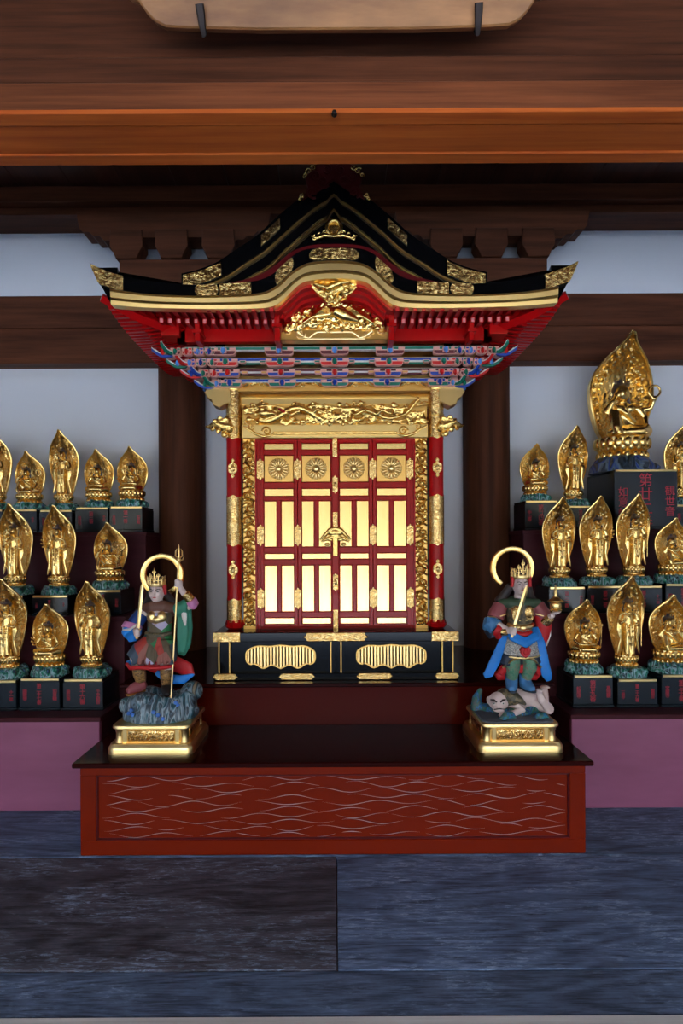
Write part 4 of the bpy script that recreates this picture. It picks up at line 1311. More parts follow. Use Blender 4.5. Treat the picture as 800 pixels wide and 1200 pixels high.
for s in (-1, 1):
    mb = MB()
    for a, b, r in ((29, 202, .018), (24, 198, .014), (33, 207, .012), (38, 230, .012), (40, 234, .008)):
        mb.spiral((SX + s * a * 2.96 / F, pz(b, 2.96)), r, 1.3, .004, random.uniform(0, 6), s, y=2.95)
    mb.build('gilt_curls', GC, o_ridge, 60)
# ---- inside the arch: red concentric boards, pendant, big carving, gold beam
for k, (sc, yy) in enumerate(((.0, .05), (.018, .09), (.036, .13), (.054, .17))):
    mb = MB(); xs = [SX + lerp(-70, 70, i / 60) * eu for i in range(61)]
    mb.band(xs, lambda x, sc=sc: gb_f(x) - sc + .03, lambda x, sc=sc: gb_f(x) - sc - .012 if abs(x - SX) < .25 else gb_f(x) - .012, EY + yy, EY + yy + .045)
    mb.build('arch_board', RL, o_eav)
mb = MB(); mb.box(mx(-66, 3.0), mx(66, 3.0), 3.03, 3.06, pz(400, 3.03), pz(335, 3.0)); mb.build('tympanum', RL, o_eav)
mb = MB()
random.seed(21)
YP = 2.85
q = [(-31, 326), (-20, 324), (0, 327), (20, 324), (31, 326), (29, 334), (22, 342), (14, 348), (6, 352), (0, 357), (-6, 352), (-14, 348), (-22, 342), (-29, 334)]
mb.prism([(mx(a, YP), pz(b, YP)) for a, b in q], 'y', YP, YP + .03)
for i in range(34):
    a = random.uniform(-27, 27); b = random.uniform(327, 350)
    if abs(a) > 30 - (b - 326) * .9: continue
    mb.spiral((mx(a, YP), pz(b, YP)), random.uniform(.012, .022), 1.4, .006, random.uniform(0, 6.3), random.choice((-1, 1)), y=YP - .002, bulge=.01)
mb.tube([(mx(-24, YP), YP - .01, pz(333, YP)), (mx(-8, YP), YP - .02, pz(340, YP)), (mx(6, YP), YP - .02, pz(334, YP)), (mx(24, YP), YP - .01, pz(330, YP))], [.008, .016, .014, .006], 8)
link_mesh('gable_pendant', organic(mb, 'gable_pendant', GC, .004, 1, off=rloc(sh)), o_fas)
# phoenix-like carving filling the arch
mb = MB(); YC = 2.95
def inarch(a, b): return b > 352 + (abs(a) / 58.0) ** 1.6 * 26 and b < 386
mb.box(mx(-50, YC), mx(50, YC), YC + .02, YC + .05, pz(386, YC), pz(376, YC)); mb.box(mx(-30, YC), mx(30, YC), YC + .02, YC + .05, pz(377, YC), pz(364, YC))
n_ = 0
while n_ < 190:
    a = random.uniform(-56, 56); b = random.uniform(352, 385)
    if not inarch(a, b): continue
    n_ += 1
    r = random.uniform(.010, .022)
    if random.random() < .55: mb.spiral((mx(a, YC), pz(b, YC)), r, 1.4, .006, random.uniform(0, 6.3), random.choice((-1, 1)), y=YC + .008, bulge=.014)
    else: mb.ell((mx(a, YC), YC + .012, pz(b, YC)), (r, .014, r * .5), (0, random.uniform(-1, 1), 0))
mb.tube([(mx(-4, YC), YC - .01, pz(364, YC)), (mx(2, YC), YC - .03, pz(368, YC)), (mx(12, YC), YC - .03, pz(373, YC)), (mx(28, YC), YC - .015, pz(378, YC))], [.014, .026, .028, .01], 10)
for s in (-1, 1):
    for k in range(6):
        mb.tube([(mx(4, YC), YC - .015, pz(369, YC)), (mx(4 + s * (14 + 3 * k), YC), YC - .02, pz(361 + 2.4 * k, YC)), (mx(4 + s * (28 + 3.2 * k), YC), YC - .005, pz(364 + 3.4 * k, YC))], [.008, .008, .003], 6)
link_mesh('bird_carving', organic(mb, 'bird_carving', G['gold'], .0042, 1, off=rloc(sh)), o_eav)
mb = MB(); mb.box(mx(-64, 2.98), mx(64, 2.98), 2.965, 3.02, pz(399, 2.97), pz(386, 2.97), .004); gb_ = mb.build('gable_beam', G['gold_flat'], o_eav)
mb = MB()
mb.tube([(mx(a, 2.96), 2.962, pz(b, 2.96)) for a, b in ((-44, 388), (-36, 394), (-30, 396), (-24, 391), (-20, 389), (20, 389), (24, 391), (30, 396), (36, 394), (44, 388))], .006, 8)
mb.tube([(mx(a, 2.96), 2.962, pz(b, 2.96)) for a, b in ((-36, 397), (36, 397))], .006, 8)
for s in (-1, 1):
    mb.spiral((mx(s * 40, 2.96), pz(391, 2.96)), .024, 1.6, .006, 0, s, y=2.96); mb.spiral((mx(s * 54, 2.96), pz(387, 2.96)), .022, 1.5, .006, 1, -s, y=2.96)
mb.build('beam_scrolls', GP, o_eav)
# ================================================================ GILT STATUETTES
random.seed(3)
def smoothstep(a, b, x):
    t = max(0, min(1, (x - a) / (b - a))); return t * t * (3 - 2 * t)

def mandorla_mesh(name, h, w, z0, curl, pinch):
    """leaf-shaped flame nimbus, cupped forwards, its tip curling over; front carved in relief."""
    NU, NV = 64, 120
    tab = [(0, .50), (.08, .68), (.2, .86), (.38, .99), (.52, 1.0), (.64, .9), (.75, .70), (.83, .47), (.89, .27), (.94, .14), (1.0, .04)]
    if pinch: tab = [(0, .44), (.1, .60), (.25, .80), (.42, .95), (.56, 1.0), (.67, .93), (.77, .75), (.85, .50), (.91, .28), (.95, .15), (1.0, .045)]
    mb = MB()
    def surf(u, v, side):
        s = u * 2 - 1
        hw = sinterp(tab, v) * w / 2
        x = s * hw
        z = z0 + v * h
        y = -.035 * (abs(s) ** 2.2) * (hw / (w / 2)) - curl * smoothstep(.45, 1.12, v) ** 1.5 + .03
        rel = 0
        if side == 0:
            rim = smoothstep(.86, .93, abs(s))
            inner = smoothstep(.60, .56, abs(s) + max(0, v - .45) * 1.0)
            n1 = noise.noise((x * 70, z * 55 + 3 * abs(s), 1.7)); n2 = noise.noise((x * 130, z * 110, 4.1))
            fl = 1 - min(1, abs(n1) * 3.2) * .7 - min(1, abs(n2) * 3) * .35
            rel = .0085 * rim + (1 - rim) * (.0095 * fl * (1 - inner) + inner * (.002 + .002 * fl))
            y -= rel
        else:
            y += .010
        return (x, y, z)
    A = mb.grid(lambda u, v: surf(u, v, 0), NU, NV)
    B = mb.grid(lambda u, v: surf(u, v, 1), NU, NV)
    for j in range(NV - 1):
        mb.f([A[j][0], A[j+1][0], B[j+1][0], B[j][0]]); mb.f([A[j][-1], B[j][-1], B[j+1][-1], A[j+1][-1]])
    for i in range(NU - 1):
        mb.f([A[0][i], B[0][i], B[0][i+1], A[0][i+1]]); mb.f([A[-1][i], A[-1][i+1], B[-1][i+1], B[-1][i]])
    mb.mi = 1
    path = [Vector(surf(0, v / 60, 0)) for v in range(61)] + [Vector(surf(1, v / 60, 0)) for v in range(59, -1, -1)]
    mb.tube(path, .0045, 6)
    me = mb.mesh(name, [G['gold_relief'], G['gold']], 50)
    return me
def rim_mesh(h, w, z0, curl, pinch): return None

def lotus_mesh(r, h):
    mb = MB()
    mb.lathe([(r * .80, 0), (r * .86, h * .12), (r * .66, h * .22), (r * .62, h * .36), (r * .74, h * .46), (r * .92, h * .74), (r * .90, h * .98), (r * .4, h)], 28, sy=.82)
    for ring, (rr, z, n, tilt, sz) in enumerate(((.88, .72, 18, .5, .26), (.78, .56, 18, .2, .22), (.80, .14, 18, 1.2, .17))):
        for k in range(n):
            a = 2 * PI * (k + .5 * ring) / n
            mb.ell((r * rr * math.cos(a), r * rr * .82 * math.sin(a), h * z), (r * .10, r * sz * .62, r * sz * .62 + .004), (0, 0, a), 8, 6)
    return mb.mesh('lotus_seat', G['gold'], 60)

def rock_mesh(w, d, h, seed, m, name='rock_base'):
    rnd = random.Random(seed)
    mb = MB()
    n = 15
    mb.lathe([(.5, 0), (.47, .5), (.36, 1.0)], 18); 
    bmesh.ops.scale(mb.bm, vec=(w * .98, d * .98, h * .92), verts=mb.bm.verts)
    for k in range(n):
        a = 2 * PI * k / n + rnd.uniform(-.1, .1); q = rnd.uniform(.34, .42)
        hh = rnd.uniform(.5, 1.05) * h
        mb.ell((math.cos(a) * w * q, math.sin(a) * d * q, hh * .5), (w * rnd.uniform(.06, .15), d * rnd.uniform(.06, .13), hh * .6), (rnd.uniform(-.3, .3), rnd.uniform(-.3, .3), a), 7, 5)
    for v in mb.bm.verts:
        v.co.z = max(0, v.co.z)
        v.co.x = max(-w/2, min(w/2, v.co.x)); v.co.y = max(-d/2, min(d/2, v.co.y))
    return mb.mesh(name, m, 40)

def fig_stand():
    """standing robed figure 0.30 m tall, facing -y; returns figure, hair and crown meshes."""
    mb = MB()
    # robe: two leg volumes, hem, hips
    mb.lathe([(.040, .0), (.037, .012), (.030, .05), (.031, .10), (.034, .14), (.029, .175), (.030, .20)], 20, (0, 0, 0), 1.0, .72)
    for s in (-1, 1):
        mb.tube([(s*.014, -.016, .005), (s*.013, -.017, .08), (s*.012, -.012, .15)], [.014, .014, .014], 10)
        # falling scarf and sleeve edges
        mb.tube([(s*.038, -.004, .20), (s*.046, -.014, .15), (s*.043, -.010, .09), (s*.052, -.006, .04), (s*.058, -.004, .012)], [.010, .009, .007, .008, .004], 8, flat=.6)
        mb.tube([(s*.02, -.022, .17), (s*.017, -.026, .10), (s*.02, -.024, .03)], [.005, .004, .004], 6)
        mb.ell((s*.016, -.028, .006), (.010, .02, .007))      # feet
    for k, z in enumerate((.075, .105, .135)):                # swag folds
        mb.tube([(-.03, -.012, z + .012), (-.012, -.028, z - .002), (.012, -.028, z - .002), (.03, -.012, z + .012)], .0036, 6)
    mb.tube([(0, -.03, .165), (.0, -.032, .11), (.003, -.03, .06)], [.006, .006, .003], 6)
    # torso, shoulders, neck, head
    mb.ell((0, 0, .205), (.030, .022, .035)); mb.ell((0, .0, .225), (.042, .02, .016))
    mb.tube([(0, -.002, .23), (0, -.004, .255)], [.012, .011], 10)
    mb.ell((0, -.010, .266), (.021, .0225, .027)); mb.ell((0, -.033, .263), (.004, .005, .006)); 
    for s in (-1, 1): mb.ell((s*.019, -.003, .260), (.004, .006, .012))
    # arms: one raised with a stem, one lowered in front
    mb.tube([(-.04, 0, .222), (-.052, -.006, .19), (-.046, -.02, .175), (-.026, -.036, .196)], [.012, .011, .009, .006], 8)
    mb.ell((-.024, -.038, .20), (.007, .007, .010))
    mb.tube([(.04, 0, .222), (.054, -.004, .188), (.05, -.018, .165), (.032, -.032, .17)], [.012, .011, .009, .006], 8)
    mb.ell((.028, -.035, .172), (.009, .007, .008))
    for s in (-1, 1): mb.tube([(s*.05, -.008, .185), (s*.056, -.010, .14), (s*.05, -.012, .10)], [.012, .010, .004], 8, flat=.5)
    mb.tube([(-.026, -.042, .17), (-.028, -.042, .22), (-.034, -.04, .25)], [.0028, .0028, .003], 6); mb.ell((-.035, -.04, .254), .007)
    # necklace
    mb.tube([(-.022, -.014, .232), (-.012, -.022, .218), (0, -.024, .213), (.012, -.022, .218), (.022, -.014, .232)], .003, 6)
    f = organic(mb, 'figure', G['gold'], .0026, 3)
    mb = MB(); mb.ell((0, .009, .281), (.0222, .023, .022)); mb.ell((0, .004, .302), (.009, .009, .012))
    for s in (-1, 1): mb.tube([(s*.019, .0, .268), (s*.023, .002, .25), (s*.027, .0, .23)], [.006, .005, .003], 6)
    hr = mb.mesh('hair', G['hair'], 180)
    mb = MB(); crown(mb, (0, -.006, .286), .0225, .028)
    return f, hr, mb.mesh('crown', G['bronze'], 60)

def crown(mb, c, r, h, n=7):
    """band with pointed openwork leaves, highest over the brow."""
    mb.lathe([(r, 0), (r * 1.06, h * .06), (r * 1.06, h * .16), (r, h * .22)], 20, c)
    for k in range(n):
        q = abs(k - (n - 1) / 2) / ((n - 1) / 2)
        a = -PI / 2 + (k - (n - 1) / 2) * (2.7 / (n - 1))
        x, y = c[0] + r * 1.02 * math.cos(a), c[1] + r * 1.02 * math.sin(a)
        hh = h * (1.0 - .62 * q ** .8 + (.22 if q == 1 else 0))
        out = 1.0 + .10 * q
        mb.tube([(x, y, c[2] + h * .1), (x, y, c[2] + hh * .6), (c[0] + (x - c[0]) * out, c[1] + (y - c[1]) * out, c[2] + hh)], [h * .045, h * .035, h * .010], 6)
        t = Vector((-math.sin(a), math.cos(a), 0))
        for lv in (.42, .72):
            if hh * lv < h * .2: continue
            sz = h * .15 * (1.15 - lv)
            for s in (-1, 1):
                p = Vector((x, y, c[2] + hh * lv))
                mb.tube([p, p + t * s * sz + Vector((0, 0, h * .01)), p + t * s * sz * 1.15 + Vector((0, 0, h * .10)), p + t * s * sz * .6 + Vector((0, 0, h * .13))], [h * .025, h * .025, h * .02, h * .010], 5)
    mb.ell((c[0], c[1] - r * 1.06, c[2] + h * .30), (h * .09, h * .05, h * .11), None, 8, 6)

def fig_seat(kind):
    """seated figure 0.17 m high, facing -y. kind 0: legs folded, hands at the lap; kind 1: one knee raised, cheek on hand."""
    mb = MB()
    mb.ell((0, -.004, .020), (.060, .040, .022))
    if kind == 0:
        for s in (-1, 1):
            mb.tube([(s*.02, .0, .03), (s*.062, -.016, .022), (s*.03, -.042, .020), (-s*.02, -.046, .020)], [.022, .019, .015, .009], 10)
        lean = 0
    else:
        mb.tube([(.02, 0, .03), (.064, -.014, .022), (.03, -.042, .018), (-.03, -.044, .016)], [.022, .019, .015, .009], 10)
        mb.tube([(-.02, 0, .03), (-.05, -.034, .072), (-.046, -.044, .03), (-.04, -.05, .008)], [.021, .017, .014, .010], 10)
        lean = -.006
    mb.tube([(0, .004, .02), (lean * .5, .004, .06), (lean, .002, .095)], [.034, .028, .030], 14, flat=.78)
    mb.ell((lean, .002, .098), (.043, .021, .017))
    for s in (-1, 1): mb.ell((lean + s * .015, -.014, .092), (.017, .012, .014))
    mb.tube([(lean - .034, -.010, .106), (lean, -.026, .075), (lean + .03, -.016, .05)], [.006, .007, .006], 8)
    mb.tube([(lean, .0, .105), (lean * 1.3, -.003, .128)], [.013, .011], 10)
    hx = lean * 2
    mb.ell((hx, -.010, .141), (.0215, .0225, .027)); mb.ell((hx, -.033, .138), (.004, .005, .006))
    for s in (-1, 1): mb.ell((hx + s*.0195, -.003, .135), (.004, .006, .013))
    if kind == 0:
        for s in (-1, 1):
            mb.tube([(s*.042 + lean, 0, .098), (s*.056, -.006, .066), (s*.04, -.03, .046), (s*.010, -.044, .046)], [.013, .012, .010, .007], 8)
        mb.ell((0, -.046, .047), (.014, .009, .007))
    else:
        mb.tube([(-.042 + lean, 0, .098), (-.066, -.022, .084), (-.05, -.026, .110), (-.037, -.018, .130)], [.013, .012, .009, .006], 8)
        mb.ell((-.035, -.016, .134), (.006, .007, .010))
        mb.tube([(.042 + lean, 0, .098), (.060, -.004, .066), (.056, -.02, .04)], [.013, .012, .008], 8); mb.ell((.056, -.026, .036), (.008, .010, .008))
        mb.tube([(.046, 0, .09), (.075, -.012, .094), (.08, -.02, .115)], [.010, .008, .006], 8); mb.ell((.08, -.02, .122), (.010, .010, .010)); mb.lathe([(.016, -.003), (.024, -.003), (.024, .003), (.016, .003), (.016, -.003)], 18, (.08, -.02, .14), cap=False) if False else None; mb.tube([(.08 + .018 * math.cos(a), -.024, .144 + .018 * math.sin(a)) for a in [2 * PI * k / 16 for k in range(17)]], .0042, 6)
    for k in range(4 if kind == 0 else 0):                      # robe folds
        z = .05 + .011 * k
        mb.tube([(-.03, -.018, z + .012), (0, -.031, z - .004), (.028, -.020, z + .006)], .003, 6)
    for k in range(5):
        mb.tube([(-.05 + .022 * k, -.046, .028), (-.045 + .022 * k, -.05, .008)], .004, 6)
    mb.tube([(-.022 + lean, -.014, .108), (lean, -.026, .09), (.022 + lean, -.014, .108)], .003, 6)
    f = organic(mb, 'figure', G['gold'], .0026, 3)
    mb = MB(); mb.ell((hx, .009, .156), (.0228, .0235, .022)); mb.ell((hx, .004, .177), (.009, .009, .012))
    for s in (-1, 1): mb.tube([(hx + s*.019, .0, .143), (hx + s*.024, .002, .122), (hx + s*.03, .0, .106)], [.006, .005, .003], 6)
    hr = mb.mesh('hair', G['hair'], 180)
    mb = MB(); crown(mb, (hx, -.004, .164), .0225, .028)
    return f, hr, mb.mesh('crown', G['bronze'], 60)

def arms_fan(z, r):
    """fan of small extra arms behind a many-armed figure."""
    mb = MB(); mb.tube([(-.034, .006, z), (.034, .006, z)], .006, 8)
    for s in (-1, 1):
        for k in range(7):
            a = R(-30 + 20 * k)
            x, zz = s * math.cos(a), math.sin(a)
            mb.tube([(s*.03, .004, z), (s*.03 + x * r * .6, -.004, z + zz * r * .6 - .008), (s*.03 + x * r, -.012, z + zz * r)], [.006, .005, .003], 6)
            mb.ell((s*.03 + x * r, -.014, z + zz * r + .004), .0055, None, 8, 6)
    return mb.mesh('arm_fan', G['gold'], 60)
def staff_mesh(x, z0, z1):
    mb = MB(); mb.tube([(x, -.05, z0), (x * 1.1, -.05, z1)], .002, 6)
    mb.ell((x * 1.1, -.05, z1), (.006, .006, .010)); return mb.mesh('staff', G['gold'], 60)

ROCK_H, LOT_H = .052, .066
SM = {}
SM['m_stand'] = mandorla_mesh('mandorla', .425, .192, ROCK_H + LOT_H - .012, .13, True)
SM['m_seat'] = mandorla_mesh('mandorla', .285, .190, ROCK_H + LOT_H - .012, .105, False)
SM['stand'] = fig_stand(); SM['seat0'] = fig_seat(0); SM['seat1'] = fig_seat(1)
SM['lot_stand'] = lotus_mesh(.066, LOT_H); SM['lot_seat'] = lotus_mesh(.088, LOT_H)
SM['rock'] = [rock_mesh(.205, .20, ROCK_H, k, G['rock_green']) for k in range(3)]
SM['rock_big'] = rock_mesh(.205, .19, ROCK_H, 9, G['rock_blue'])
SM['fan_stand'] = arms_fan(.205, .06); SM['fan_seat'] = arms_fan(.085, .055)
SM['staff'] = staff_mesh(.045, .06, .28); SM['staff_seat'] = staff_mesh(.062, .03, .15)
SM['jewel'] = None

def statuette(loc, kind, sc, label, rz=0, extra=None, big=False, idx=0):
    seat = kind != 'stand'
    t = thing('gilt_statuette', loc, label, 'statuette', 'gilt statuettes on the stepped benches')
    t.scale = (sc, sc, sc); t.rotation_euler = (0, 0, rz)
    link_mesh('rock_base', SM['rock_big'] if big else SM['rock'][idx % 3], t)
    link_mesh('lotus_seat', SM['lot_seat' if seat else 'lot_stand'], t, (0, 0, ROCK_H - .008))
    zf = ROCK_H + LOT_H - .014
    f, h, c = SM[kind]
    yo = -.018
    fg = link_mesh('figure', f, t, (0, yo, zf)); link_mesh('hair', h, fg); link_mesh('crown', c, fg)
    if extra == 'fan': link_mesh('arm_fan', SM['fan_seat' if seat else 'fan_stand'], fg)
    if extra == 'staff': link_mesh('staff', SM['staff_seat' if seat else 'staff'], fg)
    link_mesh('mandorla', SM['m_seat' if seat else 'm_stand'], t, (0, .022, -.004), None, (1.02, 1.35, 1.09) if big else None)
    return t

# pedestals ------------------------------------------------------------
def text_mesh(body, size):
    cu = bpy.data.curves.new('text', 'FONT'); cu.body = body; cu.size = size; cu.align_x = 'CENTER'; cu.align_y = 'TOP'; cu.space_line = .82; cu.extrude = .0002; cu.resolution_u = 2
    o = bpy.data.objects.new('text', cu); COL.objects.link(o)
    dg = bpy.context.evaluated_depsgraph_get()
    me = bpy.data.meshes.new_from_object(o.evaluated_get(dg)); bpy.data.objects.remove(o, do_unlink=True)
    me.name = 'inscription'; me.materials.clear(); me.materials.append(G['ink_red'])
    return me
TXT = {}
def txt(body, size):
    k = (body, round(size, 4))
    if k not in TXT: TXT[k] = text_mesh('\n'.join(body), size)
    return TXT[k]
def pedestal(loc, w, d, h, words, label):
    """black box with gold upper edge and stepped foot; loc = centre of its underside."""
    t = thing('pedestal', loc, label, 'pedestal', 'black pedestals on the stepped benches')
    x, y, z = loc
    mb = MB(); mb.box(x - w/2, x + w/2, y - d/2, y + d/2, z + .016, z + h - .012, .003); mb.build('body', G['box_black'], t)
    mb = MB(); mb.box(x - w/2 - .003, x + w/2 + .003, y - d/2 - .005, y + d/2 + .003, z, z + .018, .003); mb.build('foot', G['box_black'], t)
    mb = MB(); mb.box(x - w/2 + .002, x + w/2 - .002, y - d/2 + .002, y + d/2 - .002, z + h - .013, z + h, .002); mb.build('top_board', G['box_black'], t)
    mb = MB(); mb.box(x - w/2 + .008, x + w/2 - .004, y - d/2 - .001, y - d/2 + .012, z + h - .0125, z + h + .001, .002); mb.build('gilt_edge', G['gold_pale'], t)
    ctr, lft, rgt = words
    yq = -d/2 - .0008
    hs = (h - .05) / max(4, len(ctr)) * 1.12
    ss = (h - .05) * .205
    for body, size, xo_, zo_ in ((ctr, hs, -.002, h - .026), (lft, ss, -w * .36, h - .026 - (h - .05) * .26), (rgt, ss, w * .38, h - .026 - (h - .05) * .24)):
        if h > .3:          # large letters: one piece each
            for k, chh in enumerate(body):
                o = link_mesh('inscription', txt(chh, size), t, (xo_, yq, zo_ - k * size * .98), (R(90), 0, 0)); o['kind'] = 'stuff'
        else:
            o = link_mesh('inscription', txt(body, size), t, (xo_, yq, zo_), (R(90), 0, 0)); o['kind'] = 'stuff'
    return t

PW, PD, PH = .213, .24, .165
ROWS = {1: (3.285, .48), 2: (3.585, .95), 3: (3.965, 1.44)}
TIER = {1: 'bottom', 2: 'middle', 3: 'top'}
ORD = ['nearest', 'second from', 'third from', 'fourth from', 'fifth from']
# (centre px, kind, extra, scale, pedestal height)
LEFT = {3: [(155, 'seat0', 'fan', 1.03, .165), (116, 'seat0', 'staff', 1.0, .16), (75, 'stand', None, 1.0, .145), (35, 'seat1', None, 1.0, .15), (-4, 'stand', None, 1.0, .15)],
        2: [(129, 'seat1', 'staff', 1.02, .145), (69, 'stand', 'fan', 1.0, .115), (18, 'stand', 'staff', 1.02, .115)],
        1: [(107, 'stand', 'staff', .98, .165), (58, 'seat0', 'fan', 1.0, .17), (9, 'stand', 'fan', 1.02, .16)]}
RIGHT = {3: [(627, 'seat0', 'fan', .98, .19), (672, 'stand', None, 1.0, .155), (797, 'stand', 'fan', 1.02, .16)],
         2: [(655, 'stand', None, 1.0, .15), (698.5, 'stand', 'fan', 1.0, .155), (742, 'stand', 'staff', 1.02, .155), (787, 'seat1', None, 1.0, .165)],
         1: [(683, 'seat0', 'staff', 1.02, .172), (733, 'stand', 'staff', 1.03, .15), (783, 'seat1', 'fan', 1.08, .172)]}
WORDS = [('第十六番', '清水寺', '千手観音'), ('第二十七番', '圓教寺', '如意輪'), ('第十五番', '観音寺', '十一面'), ('第十三番', '石山寺', '如意輪'), ('第十番', '三室戸', '千手'), ('第九番', '南円堂', '不空'),
         ('第一番', '青岸渡', '如意輪'), ('第三番', '粉河寺', '千手'), ('第四番', '施福寺', '千手'), ('第五番', '葛井寺', '千手'), ('第六番', '南法華', '千手')]
WORDS_R = [('第廿九番', '松尾寺', '馬頭観'), ('第二十六番', '一乗寺', '聖観音'), ('第三十番', '宝厳寺', '千手観'), ('第三一番', '長命寺', '千手観'), ('第三二番', '観音正', '千手'), ('第三三番', '華厳寺', '十一面'), ('第廿三番', '勝尾寺', '千手'), ('第廿四番', '中山寺', '十一面'), ('第廿五番', '清水寺', '千手'), ('第廿八番', '成相寺', '聖観音')]
idx = 0
for side, rows_, wl in ((-1, LEFT, WORDS), (1, RIGHT, WORDS_R)):
    who = 'trident guardian' if side < 0 else 'pagoda guardian'
    wi = 0
    for r_ in (1, 2, 3):
        Yc, zb_ = ROWS[r_]
        for k, (pxc, kind, extra, sc, ph) in enumerate(rows_[r_]):
            o_ = ORD[k + (1 if (side > 0 and r_ == 3 and k == 2) else 0)]
            where = '%s column, %s tier beside %s' % (o_, TIER[r_], who)
            x = px(pxc, Yc)
            pedestal((x, Yc, zb_), PW, PD, ph, wl[wi % len(wl)], 'black lacquer pedestal with red writing, ' + where)
            statuette((x, Yc, zb_ + ph), kind, sc, ('standing' if kind == 'stand' else 'seated') + ' gilt statuette with leaf-shaped halo, ' + where, 0, extra, False, idx)
            wi += 1; idx += 1
# the large seated figure on its own tall pedestal
bxx, byy = 1.757 + .198, 3.955
pedestal((bxx, byy, 1.44), .396, .41, .375, ('第廿二番', '如意輪', '観世音'), 'tall black pedestal with gilt edge under the largest seated statuette')
statuette((bxx - .05, byy, 1.8155), 'seat1', 2.1, 'largest gilt seated statuette, cheek on hand, before a big flame halo', 0, None, True)
# ================================================================ PAINTED GUARDIANS
def pt(name, c, r=.55, **k): return mat(name, srgb(*c), r, **k)
Q = dict(skin=pt('pale pinkish white skin paint', (222, 198, 190)), blue=pt('bright blue cloth paint', (30, 128, 214)), dblue=pt('deep blue cloth paint', (24, 66, 140)), navy=pt('dark navy cloth paint', (26, 36, 52)),
         red=pt('red cloth paint', (190, 24, 30)), pink=pt('lilac pink paint', (206, 130, 178)), green=pt('sea green cloth paint', (58, 138, 112)), dgreen=pt('dull green cloth paint', (62, 84, 62)),
         brown=pt('dark brown hair paint', (52, 42, 40)), tan=pt('brown leather paint', (112, 74, 60)), rose=pt('dusty rose paint', (150, 76, 80)), white=pt('white hem paint', (224, 216, 206)), black=pt('black paint', (20, 18, 20)),
         boot=pt('blue boot paint', (70, 126, 176)), lipred=pt('lip paint', (170, 60, 60)))
Q['patch'] = patchwork('patchwork robe', [srgb(46, 120, 70), srgb(190, 180, 206), srgb(170, 60, 50), srgb(40, 92, 88), srgb(92, 80, 60), srgb(58, 74, 90), srgb(150, 92, 80)], 21, .6, 'voronoi', (1, .2, .8))
Q['brocade'] = patchwork('black and white brocade', [srgb(40, 44, 60), srgb(216, 210, 196), srgb(40, 44, 60), srgb(224, 220, 210), srgb(150, 120, 70)], 150, .5, 'noise')
Q['armour'] = patchwork('olive brown scale armour', [srgb(84, 78, 60), srgb(120, 104, 74), srgb(70, 66, 52)], 90, .5)
Q['tiger'] = patchwork('tiger pattern leggings', [srgb(60, 40, 24), srgb(176, 130, 70), srgb(50, 34, 24), srgb(190, 140, 80)], 60, .5, 'noise', (.6, 1, 1.6))
Q['greenleg'] = patchwork('green figured leggings', [srgb(60, 120, 92), srgb(96, 140, 112), srgb(130, 96, 80)], 60, .6, 'noise')
Q['rock'] = patchwork('dark blue green swirling rock paint', [srgb(30, 36, 42), srgb(88, 110, 124), srgb(34, 44, 52), srgb(150, 166, 174), srgb(40, 92, 104), srgb(30, 34, 40), srgb(140, 124, 98)], 17, .4, 'noise', (1.8, 1, .5))
Q['rock_r'] = patchwork('green and blue strewn rock paint', [srgb(44, 46, 50), srgb(16, 120, 84), srgb(96, 98, 98), srgb(20, 110, 90), srgb(60, 120, 180), srgb(36, 40, 44), srgb(130, 124, 112)], 30, .5, 'noise', (1.5, 1, .6))
Q['eyering'] = pt('blue ring paint', (70, 120, 200))

def rounded(x, y, r, n=6):
    P = []
    for cx_, cy_, a0 in ((x - r, y - r, 0), (-x + r, y - r, 90), (-x + r, -y + r, 180), (x - r, -y + r, 270)):
        for k in range(n + 1):
            a = R(a0 + 90 * k / n); P.append((cx_ + r * math.cos(a), cy_ + r * math.sin(a)))
    return P
def slab(mb, hx, hy, r, prof):
    """rounded-corner slab; prof = [(inset, z)...]."""
    rings = []
    for ins, z in prof:
        rings.append([mb.v((a, b, z)) for a, b in rounded(hx - ins, hy - ins, max(r - ins, .004))])
    for A, B in zip(rings, rings[1:]):
        n = len(A)
        for i in range(n): mb.f([A[i], A[(i+1) % n], B[(i+1) % n], B[i]])
    mb.f(list(reversed(rings[0]))); mb.f(rings[-1])

